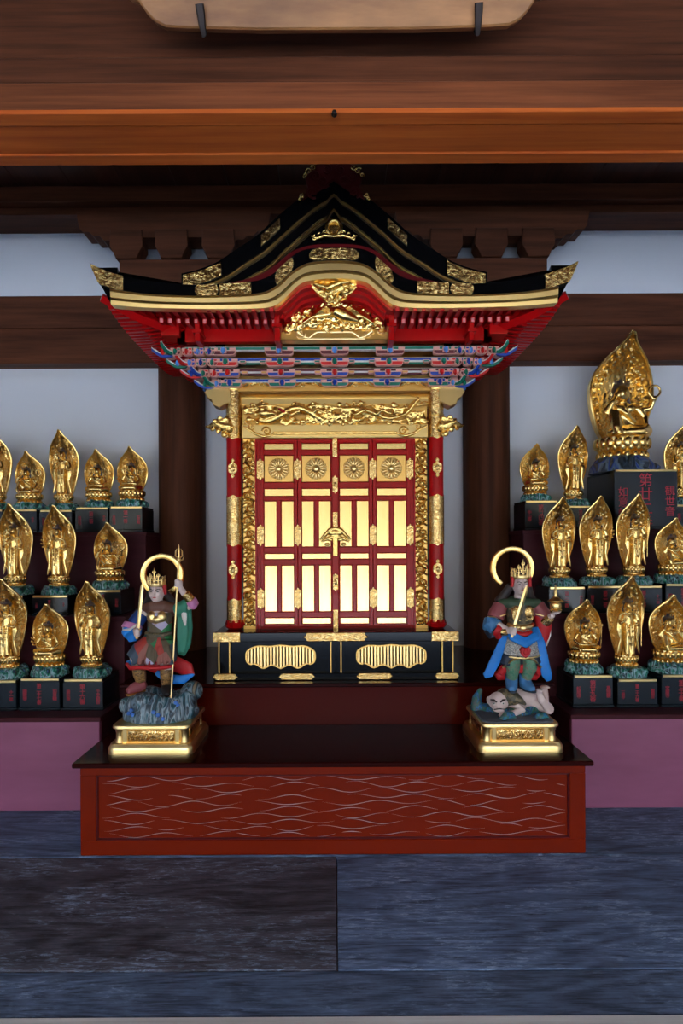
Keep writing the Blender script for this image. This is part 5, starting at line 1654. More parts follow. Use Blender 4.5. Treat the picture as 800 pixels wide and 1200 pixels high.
def guardian_base(t):
    mb = MB(); slab(mb, .194, .188, .04, [(.0, 0), (0, .026), (.008, .038), (.012, .046)]); b = link_mesh('base_slab', mb.mesh('base_slab', G['gold_pale'], 40), t)
    mb = MB(); mb.box(-.158, .158, -.15, .15, .044, .108); link_mesh('base_drum', mb.mesh('base_drum', G['gold_flat']), t)
    for sx_ in (-1, 1):
        for sy_ in (-1, 1):
            mb = MB(); mb.lathe([(.022, .044), (.018, .06), (.017, .09), (.022, .108)], 12, (sx_ * .146, sy_ * .138, 0)); mb.box(sx_ * .118 - .008, sx_ * .118 + .008, sy_ * .15 - .006, sy_ * .15 + .006, .046, .106)
            link_mesh('base_corner', mb.mesh('base_corner', G['gold_pale'], 40), t)
    for sy_, rot in ((-.151, 0), (.151, PI)):
        mb = MB(); mb.box(-.105, .105, -.004, .004, .052, .10, .002)
        for i in range(9):
            x = -.09 + i * .0225
            mb.spiral((x, .076), .014, 1.5, .0032, i, 1 if i % 2 else -1, y=-.004)
            mb.tube([(x - .01, -.005, .056), (x, -.006, .066), (x + .01, -.005, .09)], .0026, 5)
        link_mesh('chased_panel', mb.mesh('chased_panel', G['gold_eng'], 60), t, (0, sy_, 0), (0, 0, rot))
    for sx_, rot in ((.159, R(90)), (-.159, R(-90))):
        mb = MB(); mb.box(-.10, .10, -.004, .004, .052, .10, .002)
        link_mesh('chased_panel', mb.mesh('chased_panel', G['gold_eng'], 60), t, (sx_, 0, 0), (0, 0, rot))
    mb = MB(); slab(mb, .178, .170, .035, [(.012, .106), (0, .112), (0, .122), (.003, .126)]); link_mesh('base_top', mb.mesh('base_top', G['gold_pale'], 40), t)

def hand(mb, c, grip, r=.0105, flip=1):
    """closed hand round a shaft that runs along `grip`; palm behind, fingers in front."""
    c = Vector(c); g = Vector(grip).normalized()
    side = g.cross(Vector((0, -1, 0)));
    side = side.normalized() if side.length > .1 else Vector((1, 0, 0))
    fwd = side.cross(g).normalized()
    if fwd.y > 0: fwd = -fwd
    mb.ell(c - fwd * .006 + side * .010 * flip, (.014, .012, .019))
    for k in range(4):
        o = c + g * (.013 - .0088 * k)
        mb.tube([o + side * .014 * flip - fwd * .002, o + side * .008 * flip + fwd * .013, o - side * .006 * flip + fwd * .013, o - side * .012 * flip + fwd * .002], [.0052, .0052, .0048, .004], 6)
    mb.tube([c + side * .010 * flip + g * .012, c + g * .021 + fwd * .008, c - side * .008 * flip + g * .014 + fwd * .010], [.0058, .0052, .0042], 6)

def open_palm(mb, c, d):
    """palm turned up, fingers spread towards d."""
    c = Vector(c); d = Vector(d).normalized(); s = d.cross(Vector((0, 0, 1))).normalized()
    mb.ell(c, (.018, .016, .009))
    for k in range(4):
        o = s * (-.012 + .008 * k)
        L_ = (.026, .031, .029, .022)[k]
        mb.tube([c + o + d * .010, c + o + d * (.010 + L_ * .6) + Vector((0, 0, .001)), c + o * 1.15 + d * (.010 + L_) + Vector((0, 0, .008))], [.0052, .0048, .0038], 6)
    mb.tube([c - s * .012, c - s * .022 + d * .006 + Vector((0, 0, .006)), c - s * .022 + d * .016 + Vector((0, 0, .014))], [.0058, .005, .004], 6)

def face(fig, c, w):
    """eyes, brows and mouth as small parts on the head; c = head centre, w = half width."""
    for s in (-1, 1):
        mb = MB(); mb.ell((c[0] + s * w * .42, c[1] - w * 1.08, c[2] + w * .12), (w * .17, w * .06, w * .055), (0, s * -.12, 0), 8, 6); link_mesh('eye', mb.mesh('eye', Q['black'], 180), fig)
        mb = MB(); mb.tube([(c[0] + s * w * .18, c[1] - w * 1.12, c[2] + w * .34), (c[0] + s * w * .45, c[1] - w * 1.08, c[2] + w * .46), (c[0] + s * w * .70, c[1] - w * .92, c[2] + w * .40)], w * .05, 6); link_mesh('eyebrow', mb.mesh('eyebrow', Q['brown'], 180), fig)
    mb = MB(); mb.ell((c[0], c[1] - w * 1.10, c[2] - w * .62), (w * .26, w * .06, w * .075), None, 8, 6); link_mesh('mouth', mb.mesh('mouth', Q['lipred'], 180), fig)

def head(mb, c, w):
    mb.ell(c, (w, w * 1.12, w * 1.38)); mb.ell((c[0], c[1] - w * .25, c[2] - w * .75), (w * .62, w * .75, w * .55))
    mb.tube([(c[0], c[1] - w * 1.02, c[2] + w * .25), (c[0], c[1] - w * 1.30, c[2] - w * .22), (c[0], c[1] - w * 1.08, c[2] - w * .34)], [w * .10, w * .17, w * .12], 8)
    for s in (-1, 1):
        mb.ell((c[0] + s * w * .98, c[1] + w * .05, c[2] - w * .05), (w * .14, w * .26, w * .38)); mb.ell((c[0] + s * w * .5, c[1] - w * .8, c[2] - w * .25), (w * .3, w * .3, w * .28))

def halo(t, c, ro, ri, gap=0.0):
    mb = MB(); n = 64; P = []
    prof = [(ri, -.004), (ri + .003, -.010), ((ri + ro) / 2, -.007), (ro - .003, -.010), (ro, -.004), (ro, .004), (ri, .004)]
    a0, a1 = (R(-90) + gap, R(270) - gap)
    rings = []
    for k in range(n + 1):
        a = lerp(a0, a1, k / n); rings.append([mb.v((c[0] + r_ * math.cos(a), c[1] + y_, c[2] + r_ * math.sin(a))) for r_, y_ in prof])
    for A, B in zip(rings, rings[1:]):
        for i in range(len(prof)): mb.f([A[i], A[(i+1) % len(prof)], B[(i+1) % len(prof)], B[i]])
    mb.f(rings[0]); mb.f(rings[-1])
    link_mesh('halo', mb.mesh('halo', G['gold'], 40), t)

def cloth(name, mb, m, parent, voxel=.0045, smooth=3):
    return link_mesh(name, organic(mb, name, m, voxel, smooth), parent)
def ribbon(mb, pts, wid, th=.005, up=None):
    """flat band of cloth along a path; wid = list of half-widths."""
    mb.tube(pts, wid, 10, flat=th / max(wid) if hasattr(wid, '__len__') else th / wid, up=(0, 1, 0))

# ---------------------------------------------------------------- guardian with trident (z measured from the platform top)
def guardian_trident():
    t = thing('guardian_statue', (-.832, 2.85, PT), 'painted armoured guardian in patchwork robe with trident staff, on gilt base', 'statue', 'guardian statues')
    guardian_base(t)
    # rock: low swirling mound
    mb = MB(); rnd = random.Random(8)
    mb.lathe([(.165, .122), (.168, .145), (.150, .185), (.10, .215), (.05, .225)], 28, (0, .005, 0), 1, .95)
    for k in range(15):
        a = 2 * PI * k / 15; q = rnd.uniform(.10, .14); z = rnd.uniform(.15, .2)
        P_ = [(math.cos(a) * (q + .035), math.sin(a) * (q + .03), .13), (math.cos(a + .1) * (q + .025), math.sin(a + .1) * (q + .02), z), (math.cos(a + .25) * q, math.sin(a + .25) * q, z + .035), (math.cos(a + .45) * (q - .03), math.sin(a + .45) * (q - .03), z + .03)]
        mb.tube(P_, [.024, .028, .026, .014], 8)
    for c_, r_ in (((-.06, -.06, .215), (.07, .05, .036)), ((.04, -.05, .20), (.06, .05, .036)), ((-.13, -.06, .19), (.04, .04, .04)), ((.12, -.04, .205), (.05, .04, .045)), ((.13, .05, .23), (.05, .05, .05)), ((-.06, .03, .215), (.07, .05, .045))):
        mb.ell(c_, r_)
    bmesh.ops.scale(mb.bm, vec=(1.06, 1.0, 1.0), verts=mb.bm.verts)
    cloth('rock', mb, Q['rock'], t, .006, 2)
    for k, (x, z) in enumerate(((-.105, .20), (-.098, .185), (-.112, .17), (-.09, .165), (0.0, .20), (.012, .185), (-.01, .19), (.03, .17), (.10, .215), (.11, .20), (-.075, .15), (.05, .15))):
        mb = MB(); yy = -.162 if z < .19 else -.145
        mb.lathe([(.003, -.008), (.009, -.006), (.0095, .002), (.006, .004)], 10); me = mb.mesh('ring_mark', Q['eyering'], 180)
        link_mesh('ring_mark', me, t, (x, yy + abs(x) * .35, z), (R(75), 0, x * 3))
    Z = .247
    def L(x, y, z): return (x, y, z + Z)
    HC = L(-.012, -.018, .468)
    # body
    mb = MB(); head(mb, HC, .036)
    mb.tube([L(-.01, -.006, .39), L(-.012, -.012, .44)], [.026, .024], 12)
    mb.tube([L(0, 0, .22), L(-.003, 0, .30), L(-.006, 0, .385)], [.05, .052, .058], 14, flat=.75)
    mb.tube([L(-.07, 0, .375), L(-.128, -.015, .305), L(-.09, -.07, .288)], [.026, .022, .014], 10)
    mb.tube([L(.07, 0, .375), L(.155, -.012, .405), L(.103, -.055, .498)], [.026, .022, .014], 10)
    mb.tube([L(-.03, 0, .23), L(-.10, -.055, .165), L(-.085, -.02, .05), L(-.088, -.022, .03)], [.042, .034, .022, .018], 12)
    mb.tube([L(.03, 0, .23), L(.04, -.04, .135), L(.035, -.02, .03), L(.035, -.02, .015)], [.042, .034, .022, .018], 12)
    hand(mb, L(-.083, -.078, .285), (.1, -.03, .98), flip=-1); hand(mb, L(.098, -.062, .512), (.05, .02, 1.0), flip=1)
    fig = link_mesh('body', organic(mb, 'body', Q['skin'], .0036, 3), t)
    face(fig, HC, .036)
    # hair and coloured side lock
    mb = MB(); mb.ell((HC[0], HC[1] + .014, HC[2] + .016), (.042, .040, .046))
    for s in (-1, 1): mb.tube([(HC[0] + s*.036, HC[1] + .01, HC[2]), L(s*.05 - .01, .02, .43), L(s*.075 - .01, .02, .41)], [.016, .02, .012], 10)
    cloth('hair', mb, Q['brown'], t)
    mb = MB(); mb.tube([(HC[0] + .04, HC[1] - .012, HC[2] + .035), (HC[0] + .044, HC[1] - .010, HC[2] - .01)], [.010, .007], 8); link_mesh('red_ribbon', mb.mesh('red_ribbon', Q['red'], 60), t)
    mb = MB(); crown(mb, (HC[0], HC[1] + .0, HC[2] + .028), .041, .088, 7); link_mesh('crown', mb.mesh('crown', G['gold_pale'], 60), t)
    halo(t, L(-.008, .06, .545), .106, .078)
    # robe: cape, breastplate, patchwork tunic
    mb = MB()
    mb.tube([L(-.075, .005, .385), L(-.03, -.02, .40), L(.02, -.02, .40), L(.065, .005, .388)], [.026, .03, .03, .026], 12); mb.ell(L(-.005, .02, .375), (.085, .04, .04))
    cloth('shoulder_cape', mb, Q['tan'], t)
    mb = MB()
    for s in (-1, 1): mb.ell(L(s*.022 - .008, -.034, .352), (.026, .022, .03))
    mb.ell(L(-.008, -.044, .34), (.018, .014, .018))
    for k in range(9):
        a = R(200 + 17.5 * k); mb.tube([L(-.008, -.055, .345), L(-.008 + .034 * math.cos(a), -.05, .352 + .034 * math.sin(a))], [.004, .002], 5)
    cloth('breastplate', mb, G['gold_pale'], t, .003, 1)
    mb = MB()
    mb.tube([L(-.003, 0, .37), L(-.004, -.004, .30), L(-.004, -.004, .255)], [.062, .058, .060], 16, flat=.8)
    mb.tube([L(-.004, -.006, .27), L(-.015, -.012, .20), L(-.02, -.015, .15)], [.062, .088, .10], 18, flat=.8)
    mb.tube([L(-.03, -.02, .23), L(-.085, -.05, .185), L(-.112, -.065, .155)], [.05, .05, .04], 14)
    mb.tube([L(.03, -.02, .23), L(.04, -.045, .17), L(.042, -.05, .14)], [.05, .05, .044], 14)
    for k in range(7): mb.tube([L(-.075 + .022 * k, -.075, .22), L(-.10 + .03 * k, -.098, .14)], [.006, .011], 8)
    cloth('patchwork_tunic', mb, Q['patch'], t, .0045, 2)
    mb = MB(); mb.tube([L(-.062, -.02, .275), L(-.03, -.05, .268), L(.02, -.052, .268), L(.056, -.02, .275)], [.010, .012, .012, .010], 8); link_mesh('belt', mb.mesh('belt', Q['armour'], 60), t)
    # hem
    mb = MB(); P_ = [L(-.145, -.05, .135), L(-.11, -.10, .125), L(-.06, -.112, .13), (-.005, -.105, .125 + Z), L(.05, -.10, .128), L(.085, -.06, .13)]
    mb.tube(P_, [.008, .010, .010, .010, .010, .008], 8); link_mesh('red_hem', mb.mesh('red_hem', Q['red'], 60), t)
    # sleeves
    mb = MB(); mb.tube([L(-.085, 0, .365), L(-.122, -.012, .315)], [.034, .038], 12); cloth('blue_sleeve', mb, Q['dblue'], t)
    mb = MB(); mb.tube([L(-.124, -.014, .318), L(-.132, -.024, .290)], [.044, .05], 14, cap=True); cloth('pink_cuff', mb, Q['pink'], t)
    mb = MB(); mb.tube([L(-.13, -.022, .292), L(-.118, -.04, .268)], [.050, .040], 14); mb.tube([L(-.13, -.02, .275), L(-.125, -.02, .235)], [.034, .02], 10); cloth('blue_cuff', mb, Q['blue'], t)
    mb = MB(); mb.tube([(-.17, -.02, .31 + Z), L(-.155, -.06, .295), L(-.12, -.075, .30), L(-.095, -.05, .32)], .006, 6); link_mesh('white_trim', mb.mesh('white_trim', Q['white'], 60), t)
    mb = MB(); mb.tube([L(.075, 0, .375), L(.125, -.005, .395), L(.14, -.008, .395)], [.036, .040, .036], 12)
    mb.tube([L(.115, .0, .38), L(.118, .0, .30), L(.112, .0, .22), L(.10, .0, .165)], [.034, .036, .034, .016], 12, flat=.55)
    for k in range(3): mb.tube([L(.09 + .02 * k, -.018, .36), L(.092 + .018 * k, -.022, .26), L(.088 + .014 * k, -.016, .18)], [.007, .009, .005], 8)
    cloth('green_sleeve', mb, Q['green'], t)
    mb = MB(); mb.tube([L(.146, -.012, .405), L(.158, -.016, .415), L(.15, -.022, .432)], [.03, .029, .026], 12); cloth('pink_cuff', mb, Q['pink'], t)
    mb = MB(); mb.tube([L(.149, -.022, .43), L(.126, -.04, .466)], [.024, .021], 12); cloth('gilt_vambrace', mb, G['gold_eng'], t)
    mb = MB(); mb.tube([L(.115, -.03, .40), L(.122, -.034, .35), L(.125, -.03, .31)], [.014, .012, .004], 8, flat=.5); link_mesh('white_lining', mb.mesh('white_lining', Q['white'], 60), t)
    # red and blue sash sweeping behind the legs
    mb = MB(); mb.tube([L(-.12, .0, .15), L(-.03, .03, .11), L(.06, .04, .115), L(.125, .03, .09), L(.15, .02, .06)], [.03, .04, .042, .036, .012], 12, flat=.4); cloth('red_sash', mb, Q['red'], t)
    mb = MB(); mb.tube([L(-.135, -.03, .15), L(-.13, -.03, .12)], [.022, .014], 8); mb.tube([L(-.03, .02, .08), L(.03, .02, .045), L(.10, .02, .045), L(.158, .015, .072)], [.014, .026, .024, .006], 12, flat=.5); cloth('blue_sash', mb, Q['blue'], t)
    # leggings and boots
    for nm, A, B, C in (('l', (-.093, -.042, .12), (-.086, -.024, .05), None), ('r', (.038, -.036, .115), (.035, -.022, .035), None)):
        mb = MB(); mb.tube([L(*A), L((A[0] + B[0]) / 2, (A[1] + B[1]) / 2 - .004, (A[2] + B[2]) / 2), L(*B)], [.031, .031, .026], 14); cloth('legging', mb, Q['tiger'], t)
    for (ax, ay, az), (tx, ty, tz) in (((-.085, -.022, .03), (-.135, -.075, .006)), ((.035, -.02, .02), (.05, -.085, -.012))):
        mb = MB(); mb.tube([L(ax, ay + .02, az - .008), L(ax, ay, az), L((ax + tx) / 2, (ay + ty) / 2, (az + tz) / 2 + .004), L(tx, ty, tz + .004)], [.022, .029, .026, .014], 12); cloth('boot', mb, Q['rose'] if ax < 0 else Q['black'], t)
        mb = MB(); mb.tube([L(ax, ay + .025, az - .030), L((ax + tx) / 2, (ay + ty) / 2, (az + tz) / 2 - .022), L(tx, ty - .006, tz - .012)], [.022, .026, .014], 10, flat=.4, up=(0, 0, 1)); cloth('boot_sole', mb, G['gold_flat'], t)
    # sword and trident staff
    mb = MB(); a, b = Vector(L(-.086, -.082, .262)), Vector(L(-.058, -.088, .515))
    mb.tube([a.lerp(b, .14), a.lerp(b, .93), b], [.0085, .0075, .001], 4, flat=.45); mb.tube([a, a.lerp(b, .14)], .006, 8); mb.ell(a.lerp(b, .15), (.017, .010, .005)); mb.ell(a, .008)
    link_mesh('sword', mb.mesh('sword', G['gold_pale'], 30), t)
    mb = MB(); a, b = Vector(L(.072, -.09, -.035)), Vector(L(.104, -.058, .640))
    mb.tube([a, b], .0042, 8)
    for k, dx in enumerate((-1, 0, 1)):
        if dx: mb.tube([b + Vector((0, 0, -.012)), b + Vector((dx*.016, 0, .0)), b + Vector((dx*.015, 0, .022)), b + Vector((dx*.009, 0, .034))], [.004, .004, .003, .001], 6)
        else: mb.tube([b - Vector((0, 0, .01)), b + Vector((0, 0, .02)), b + Vector((0, 0, .056))], [.005, .006, .001], 6)
    mb.ell(b - Vector((0, 0, .018)), (.010, .010, .012)); mb.tube([b + Vector((.0, -.004, -.03)), b + Vector((.02, -.006, -.016)), b + Vector((.026, -.006, 0))], [.004, .004, .001], 6)
    link_mesh('trident_staff', mb.mesh('trident_staff', G['gold_pale'], 60), t)
    return t

# ---------------------------------------------------------------- guardian with pagoda, standing on a demon
def guardian_pagoda():
    t = thing('guardian_statue', (.832, 2.85, PT), 'painted guardian with blue sash holding a small pagoda, standing on a demon, on gilt base', 'statue', 'guardian statues')
    guardian_base(t)
    X0 = .035; Z = .253
    def L(x, y, z): return (x + X0, y, z + Z)
    # low strewn rocks
    mb = MB(); rnd = random.Random(3); slab(mb, .165, .155, .04, [(0, .124), (.004, .132), (.03, .140)]); link_mesh('rock_bed', mb.mesh('rock_bed', pt('slate grey rock paint', (84, 86, 92)), 40), t)
    mb = MB()
    for k in range(16):
        x = -.13 + .27 * rnd.random(); y = rnd.uniform(-.13, .08); hh = rnd.uniform(.02, .045)
        mb.tube([(x - .035, y, .13), (x - .01, y - .01, .13 + hh * .6), (x + .02, y, .135 + hh * .5), (x + .045, y + .01, .13)], [.008, .02, .018, .006], 7)
    mb.tube([(-.15, .05, .13), (-.145, .05, .19), (-.125, .05, .235)], [.03, .024, .010], 8)
    cloth('rock', mb, Q['rock_r'], t, .006, 1)
    # demon lying on its belly, head to one side
    mb = MB(); D = lambda x, y, z: (x, y, z)
    hc = (-.072, -.065, .202)
    mb.ell(hc, (.048, .044, .044)); mb.ell((hc[0] - .012, hc[1] - .036, hc[2] - .010), (.014, .012, .010)); mb.ell((hc[0] - .006, hc[1] - .026, hc[2] - .03), (.028, .02, .014))
    for s in (-1, 1): mb.ell((hc[0] - .008 + s * .02, hc[1] - .034, hc[2] - .002), (.013, .012, .010))
    mb.ell((hc[0] - .046, hc[1] + .008, hc[2] + .004), (.008, .014, .018))
    mb.tube([(-.03, -.03, .195), (.03, -.01, .20), (.09, .0, .195), (.14, .0, .18)], [.036, .05, .045, .038], 14)
    mb.tube([(.0, -.05, .19), (.03, -.085, .165), (-.02, -.10, .152), (-.05, -.10, .152)], [.024, .019, .015, .012], 10)
    for k in range(4): mb.tube([(-.05, -.10 + .006 * k - .01, .153), (-.072, -.104 + .008 * k - .01, .15), (-.08, -.104 + .009 * k - .01, .142)], [.0055, .005, .004], 6)
    mb.tube([(.12, -.02, .185), (.165, -.06, .165), (.13, -.07, .205), (.115, -.06, .245)], [.034, .028, .02, .014], 10)
    mb.tube([(.13, .02, .19), (.175, .02, .19), (.165, .0, .235), (.155, -.01, .25)], [.03, .024, .017, .012], 10)
    mb.ell((.118, -.066, .252), (.016, .02, .010)); mb.ell((.158, -.02, .256), (.022, .018, .010))
    for k in range(4): mb.ell((.148 + .009 * k, -.038, .258), (.004, .007, .005), None, 6, 5)
    mb.tube([(-.02, .03, .18), (-.06, .05, .15)], [.024, .016], 8)
    dem = link_mesh('demon', organic(mb, 'demon', Q['skin'], .0038, 2), t)
    mb = MB()
    mb.ell((hc[0] + .032, hc[1] + .014, hc[2] + .014), (.044, .044, .044)); mb.ell((hc[0] + .07, hc[1] + .02, hc[2] + .010), (.04, .05, .034))
    for k in range(6):
        yy = -.085 + .012 * k; mb.tube([(-.045, yy + .03, .23), (-.005, yy + .012, .222), (.025, yy, .21), (.05, yy + .005, .19)], [.018, .020, .017, .006], 8)
    link_mesh('demon_hair', organic(mb, 'demon_hair', Q['armour'], .004, 1), dem)
    for s in (-1, 1):
        mb = MB(); ex = hc[0] - .012 + s * .021
        mb.ell((ex, hc[1] - .044, hc[2] + .002), (.008, .004, .005), None, 8, 6); link_mesh('demon_eye', mb.mesh('demon_eye', Q['white'], 180), dem)
        mb = MB(); mb.ell((ex, hc[1] - .048, hc[2] + .002), .003, None, 6, 5); link_mesh('demon_pupil', mb.mesh('demon_pupil', Q['black'], 180), dem)
        mb = MB(); mb.tube([(ex - .013 * s, hc[1] - .047, hc[2] + .008), (ex, hc[1] - .044, hc[2] + .017), (ex + .014 * s, hc[1] - .036, hc[2] + .017)], [.003, .005, .003], 6); link_mesh('demon_brow', mb.mesh('demon_brow', Q['brown'], 180), dem)
    mb = MB(); mb.tube([(hc[0] - .032, hc[1] - .038, hc[2] - .028), (hc[0] - .008, hc[1] - .046, hc[2] - .022), (hc[0] + .016, hc[1] - .036, hc[2] - .028)], .0025, 6); link_mesh('demon_mouth', mb.mesh('demon_mouth', Q['brown'], 180), dem)
    # body
    HC = L(.012, -.018, .488)
    mb = MB(); head(mb, HC, .037)
    mb.tube([L(.01, -.004, .41), L(.012, -.012, .455)], [.027, .025], 12)
    mb.tube([L(.01, 0, .24), L(.01, 0, .32), L(.01, 0, .40)], [.052, .054, .062], 14, flat=.75)
    mb.tube([L(-.07, 0, .39), L(-.118, -.02, .315), L(-.055, -.075, .275)], [.028, .023, .014], 10)
    mb.tube([L(.085, 0, .39), L(.118, -.015, .31), L(.145, -.075, .352)], [.028, .023, .014], 10)
    mb.tube([L(-.03, 0, .25), L(-.04, -.03, .15), L(-.035, -.02, .035)], [.045, .036, .022], 12)
    mb.tube([L(.04, 0, .25), L(.05, -.035, .15), L(.032, -.02, .035)], [.045, .036, .022], 12)
    hand(mb, L(-.042, -.085, .278), (.25, -.05, .95), flip=-1); open_palm(mb, L(.152, -.086, .363), (-.2, -.6, .0))
    fig = link_mesh('body', organic(mb, 'body', Q['skin'], .0036, 3), t)
    face(fig, HC, .037)
    mb = MB(); mb.ell((HC[0], HC[1] + .016, HC[2] + .016), (.044, .040, .048))
    for s in (-1, 1): mb.tube([(HC[0] + s*.04, HC[1] + .014, HC[2]), L(s*.062 + .005, .02, .43), L(s*.095 + .0, .02, .405)], [.018, .024, .014], 10)
    cloth('hood', mb, Q['brown'], t)
    for s in (-1, 1):
        mb = MB(); mb.tube([(HC[0] + s*.040, HC[1] - .012, HC[2] + .04), (HC[0] + s*.043, HC[1] - .010, HC[2] - .008)], [.009, .008], 8); link_mesh('red_lining', mb.mesh('red_lining', Q['red'], 60), t)
    mb = MB(); crown(mb, (HC[0], HC[1], HC[2] + .030), .043, .092, 7); link_mesh('crown', mb.mesh('crown', G['gold_pale'], 60), t)
    halo(t, L(-.004, .06, .565), .107, .080, R(34))
    # collar, cape, armour
    mb = MB(); mb.tube([L(-.085, .0, .40), L(-.04, -.03, .402), L(.012, -.04, .40), L(.06, -.03, .402), L(.105, .0, .40)], [.02, .024, .026, .024, .02], 12); mb.ell(L(.01, .02, .405), (.09, .045, .03)); cloth('green_collar', mb, Q['dgreen'], t)
    mb = MB(); mb.tube([L(.01, -.012, .395), L(.01, -.014, .345), L(.01, -.012, .30)], [.066, .064, .056], 16, flat=.82); cloth('cuirass', mb, Q['armour'], t)
    for s in (-1, 1):
        mb = MB(); mb.ell(L(.01 + s*.028, -.058, .362), (.024, .014, .032)); mb.tube([L(.01 + s*.05, -.05, .385), L(.01 + s*.045, -.062, .33), L(.01 + s*.01, -.066, .325)], .005, 6); link_mesh('breastplate', organic(mb, 'breastplate', G['gold_eng'], .003, 1), t)
    for s in (-1, 1):
        mb = MB(); x = .01 + s * .085
        mb.tube([L(x, 0, .395), L(x + s * .022, -.006, .35), L(x + s * .03, -.01, .33)], [.034, .040, .040], 12); cloth('shoulder_sleeve', mb, Q['rose'], t)
        mb = MB(); mb.tube([L(x - s * .016, -.034, .352), L(x + s * .014, -.045, .344), L(x + s * .046, -.034, .338), L(x + s * .066, -.004, .336)], .0028, 6); link_mesh('gilt_trim', mb.mesh('gilt_trim', G['gold_pale'], 60), t)
    mb = MB(); mb.tube([L(-.118, -.016, .325), L(-.125, -.024, .30), L(-.108, -.04, .288)], [.042, .05, .042], 14); cloth('blue_cuff', mb, Q['boot'], t)
    mb = MB(); mb.tube([L(-.13, -.02, .28), L(-.12, -.03, .24)], [.036, .022], 12); cloth('navy_sleeve', mb, Q['navy'], t)
    mb = MB(); mb.tube([L(-.105, -.04, .278), L(-.088, -.055, .268)], [.034, .026], 12); mb.tube([L(-.1, -.04, .265), L(-.098, -.04, .235)], [.026, .012], 10); cloth('red_cuff', mb, Q['red'], t)
    mb = MB(); mb.tube([L(-.09, -.056, .270), L(-.066, -.072, .274)], [.02, .017], 10); cloth('gilt_vambrace', mb, G['gold_eng'], t)
    mb = MB(); mb.tube([L(.112, -.01, .345), L(.122, -.02, .29), L(.12, -.02, .235), L(.115, -.02, .20)], [.036, .038, .026, .008], 12, flat=.8); cloth('red_sleeve', mb, Q['red'], t)
    mb = MB(); mb.tube([L(.122, -.034, .31), L(.138, -.062, .338)], [.026, .020], 12); cloth('gilt_vambrace', mb, G['gold_eng'], t)
    mb = MB(); mb.tube([L(.152, -.02, .30), L(.146, -.03, .25), L(.13, -.03, .20)], [.006, .005, .003], 6); link_mesh('white_trim', mb.mesh('white_trim', Q['white'], 60), t)
    # belt, skirt, sash
    mb = MB(); mb.tube([L(-.048, -.02, .30), L(-.02, -.055, .292), L(.04, -.055, .292), L(.068, -.02, .30)], [.012, .014, .014, .012], 10); mb.ell(L(.01, -.066, .29), (.02, .010, .014)); link_mesh('gilt_belt', mb.mesh('gilt_belt', G['gold_pale'], 60), t)
    mb = MB(); mb.ell(L(.01, -.076, .262), (.03, .010, .012)); mb.tube([L(-.03, -.06, .268), L(.01, -.075, .26), L(.05, -.06, .268)], .012, 8); cloth('red_buckle', mb, Q['red'], t, .003, 1)
    mb = MB(); mb.tube([L(.01, -.006, .29), L(.008, -.012, .22), L(.006, -.014, .158)], [.062, .086, .099], 18, flat=.82); cloth('brocade_skirt', mb, Q['brocade'], t)
    mb = MB(); P_ = [L(.006 + .099 * math.sin(a), -.014 - .082 * math.cos(a), .168 - .014 * math.cos(a)) for a in [R(-100 + 20 * k) for k in range(11)]]; mb.tube(P_, .0042, 6); link_mesh('gilt_hem', mb.mesh('gilt_hem', G['gold_pale'], 60), t)
    mb = MB(); mb.prism([(X0 + .01 + a * .026, Z + .185 + b * .03) for a, b in ((0, -1), (.7, -.5), (1, .3), (.5, .8), (0, .6), (-.5, .8), (-1, .3), (-.7, -.5))], 'y', -.104, -.08, bevel=.004); mb.ell(L(.01, -.104, .185), (.013, .006, .015)); link_mesh('red_medallion', mb.mesh('red_medallion', [Q['red']], 40), t)
    mb = MB(); P_ = [L(-.055, -.04, .285), L(-.045, -.075, .25), L(.01, -.10, .225), L(.06, -.08, .25), L(.075, -.04, .285)]; mb.tube(P_, [.014, .022, .026, .022, .014], 12, flat=.6)
    for k in range(3): mb.tube([L(-.045, -.07 - .004 * k, .268 - .012 * k), L(.01, -.098 - .004 * k, .245 - .014 * k), L(.062, -.074 - .004 * k, .268 - .012 * k)], .007, 8)
    mb.tube([L(-.055, -.03, .29), L(-.085, -.05, .22), L(-.115, -.05, .14), L(-.148, -.05, .075), L(-.17, -.05, .062)], [.018, .020, .026, .024, .014], 12, flat=.35)
    mb.tube([L(.075, -.03, .29), L(.098, -.05, .22), L(.11, -.055, .13), L(.122, -.055, .07), L(.135, -.05, .04)], [.018, .020, .024, .026, .014], 12, flat=.35)
    cloth('blue_sash', mb, Q['blue'], t)
    mb = MB(); mb.tube([L(.005, 0, .20), L(.003, 0, .13), L(.0, 0, .10)], [.09, .092, .088], 18, flat=.62)
    for s in (-1, 1): mb.tube([L(s * .05, -.045, .16), L(s * .068, -.045, .115)], [.036, .034], 12)
    cloth('navy_trousers', mb, Q['navy'], t)
    mb = MB()
    for s in (-1, 1):
        mb.tube([L(s * .072 + .004, -.04, .105), L(s * .092 + .004, -.03, .07)], [.020, .02], 10); mb.tube([L(s * .03, .0, .06), L(s * .09, .0, .055), L(s * .105, -.01, .07)], [.022, .024, .010], 10)
        mb.tube([L(s * .006, -.05, .12), L(s * .008, -.045, .075)], [.012, .008], 8)
    cloth('red_lining', mb, Q['red'], t)
    mb = MB()
    for s in (-1, 1): mb.tube([L(s * .012 + .004, -.085, .155), L(s * .05 + .004, -.085, .145), L(s * .09 + .004, -.06, .105)], .005, 6); 
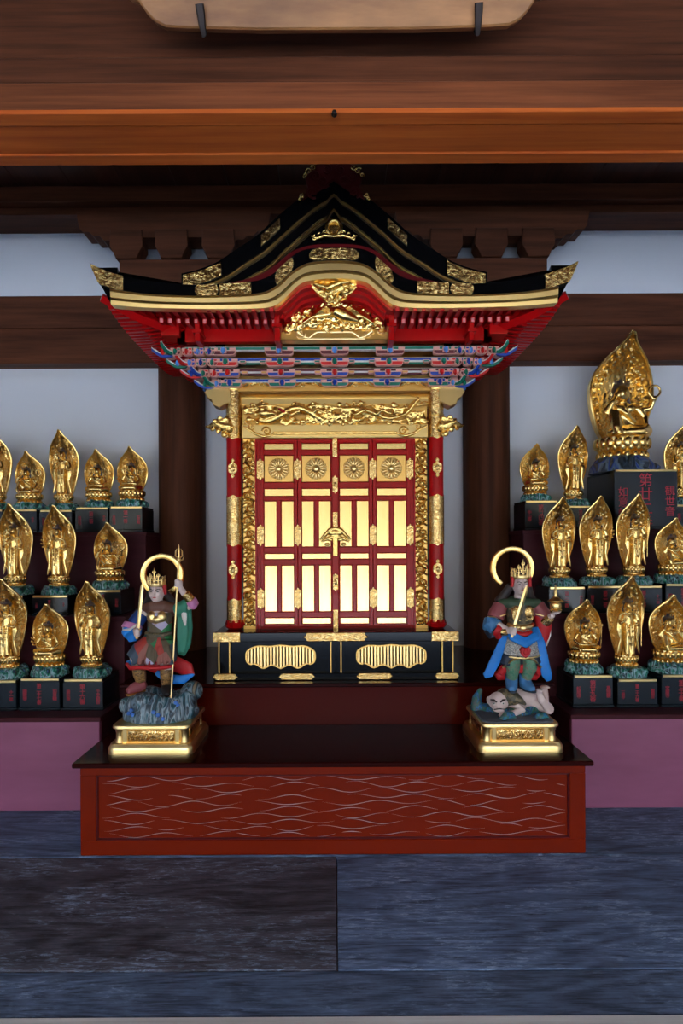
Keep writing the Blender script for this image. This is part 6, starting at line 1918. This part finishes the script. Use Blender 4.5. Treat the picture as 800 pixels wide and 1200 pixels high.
    link_mesh('gilt_piping', mb.mesh('gilt_piping', G['gold_pale'], 60), t)
    for s in (-1, 1):
        x = -.036 if s < 0 else .044; bx_ = -.035 if s < 0 else .03
        mb = MB(); mb.tube([L(x, -.052, .145), L(x, -.05, .10), L(bx_, -.035, .05)], [.034, .034, .026], 14); cloth('legging', mb, Q['greenleg'], t)
        mb = MB(); mb.tube([L(bx_, -.03, .07), L(bx_, -.026, .03), L(bx_ + s * .008, -.06, .012), L(bx_ + s * .016, -.09, .008)], [.029, .030, .026, .014], 12); mb.ell(L(bx_, -.022, .012), (.026, .03, .014)); cloth('boot', mb, Q['boot'], t)
        mb = MB(); mb.tube([L(bx_, .0, .0), L(bx_ + s * .008, -.05, -.004), L(bx_ + s * .016, -.10, -.002)], [.024, .027, .014], 10, flat=.3, up=(0, 0, 1)); link_mesh('boot_sole', mb.mesh('boot_sole', Q['navy'], 60), t)
    # sword, pagoda
    mb = MB(); a, b = Vector(L(-.05, -.086, .25)), Vector(L(.014, -.115, .492))
    mb.tube([a.lerp(b, .24), a.lerp(b, .93), b], [.010, .009, .002], 4, flat=.45); mb.tube([a, a.lerp(b, .24)], .007, 8); mb.lathe([(.0, -.004), (.02, -.003), (.022, 0), (.02, .003), (0, .004)], 16, a.lerp(b, .23))
    link_mesh('sword', mb.mesh('sword', G['gold_pale'], 30), t)
    c = Vector(L(.152, -.09, .372))
    mb = MB(); mb.lathe([(.026, 0), (.028, .006), (.022, .010), (.026, .020), (.024, .034), (.016, .040)], 24, c); pg = link_mesh('pagoda', mb.mesh('pagoda', G['gold'], 40), t)
    mb = MB(); mb.lathe([(.014, .040), (.036, .042), (.036, .046), (.018, .058), (.010, .066)], 24, c); link_mesh('pagoda_roof', mb.mesh('pagoda_roof', G['gold_flat'], 30), pg)
    mb = MB(); mb.lathe([(.008, .062), (.0085, .09), (.005, .10), (.003, .118), (.0, .122)], 14, c); link_mesh('pagoda_finial', mb.mesh('pagoda_finial', G['gold_pale'], 40), pg)
    return t
guardian_trident()
guardian_pagoda()
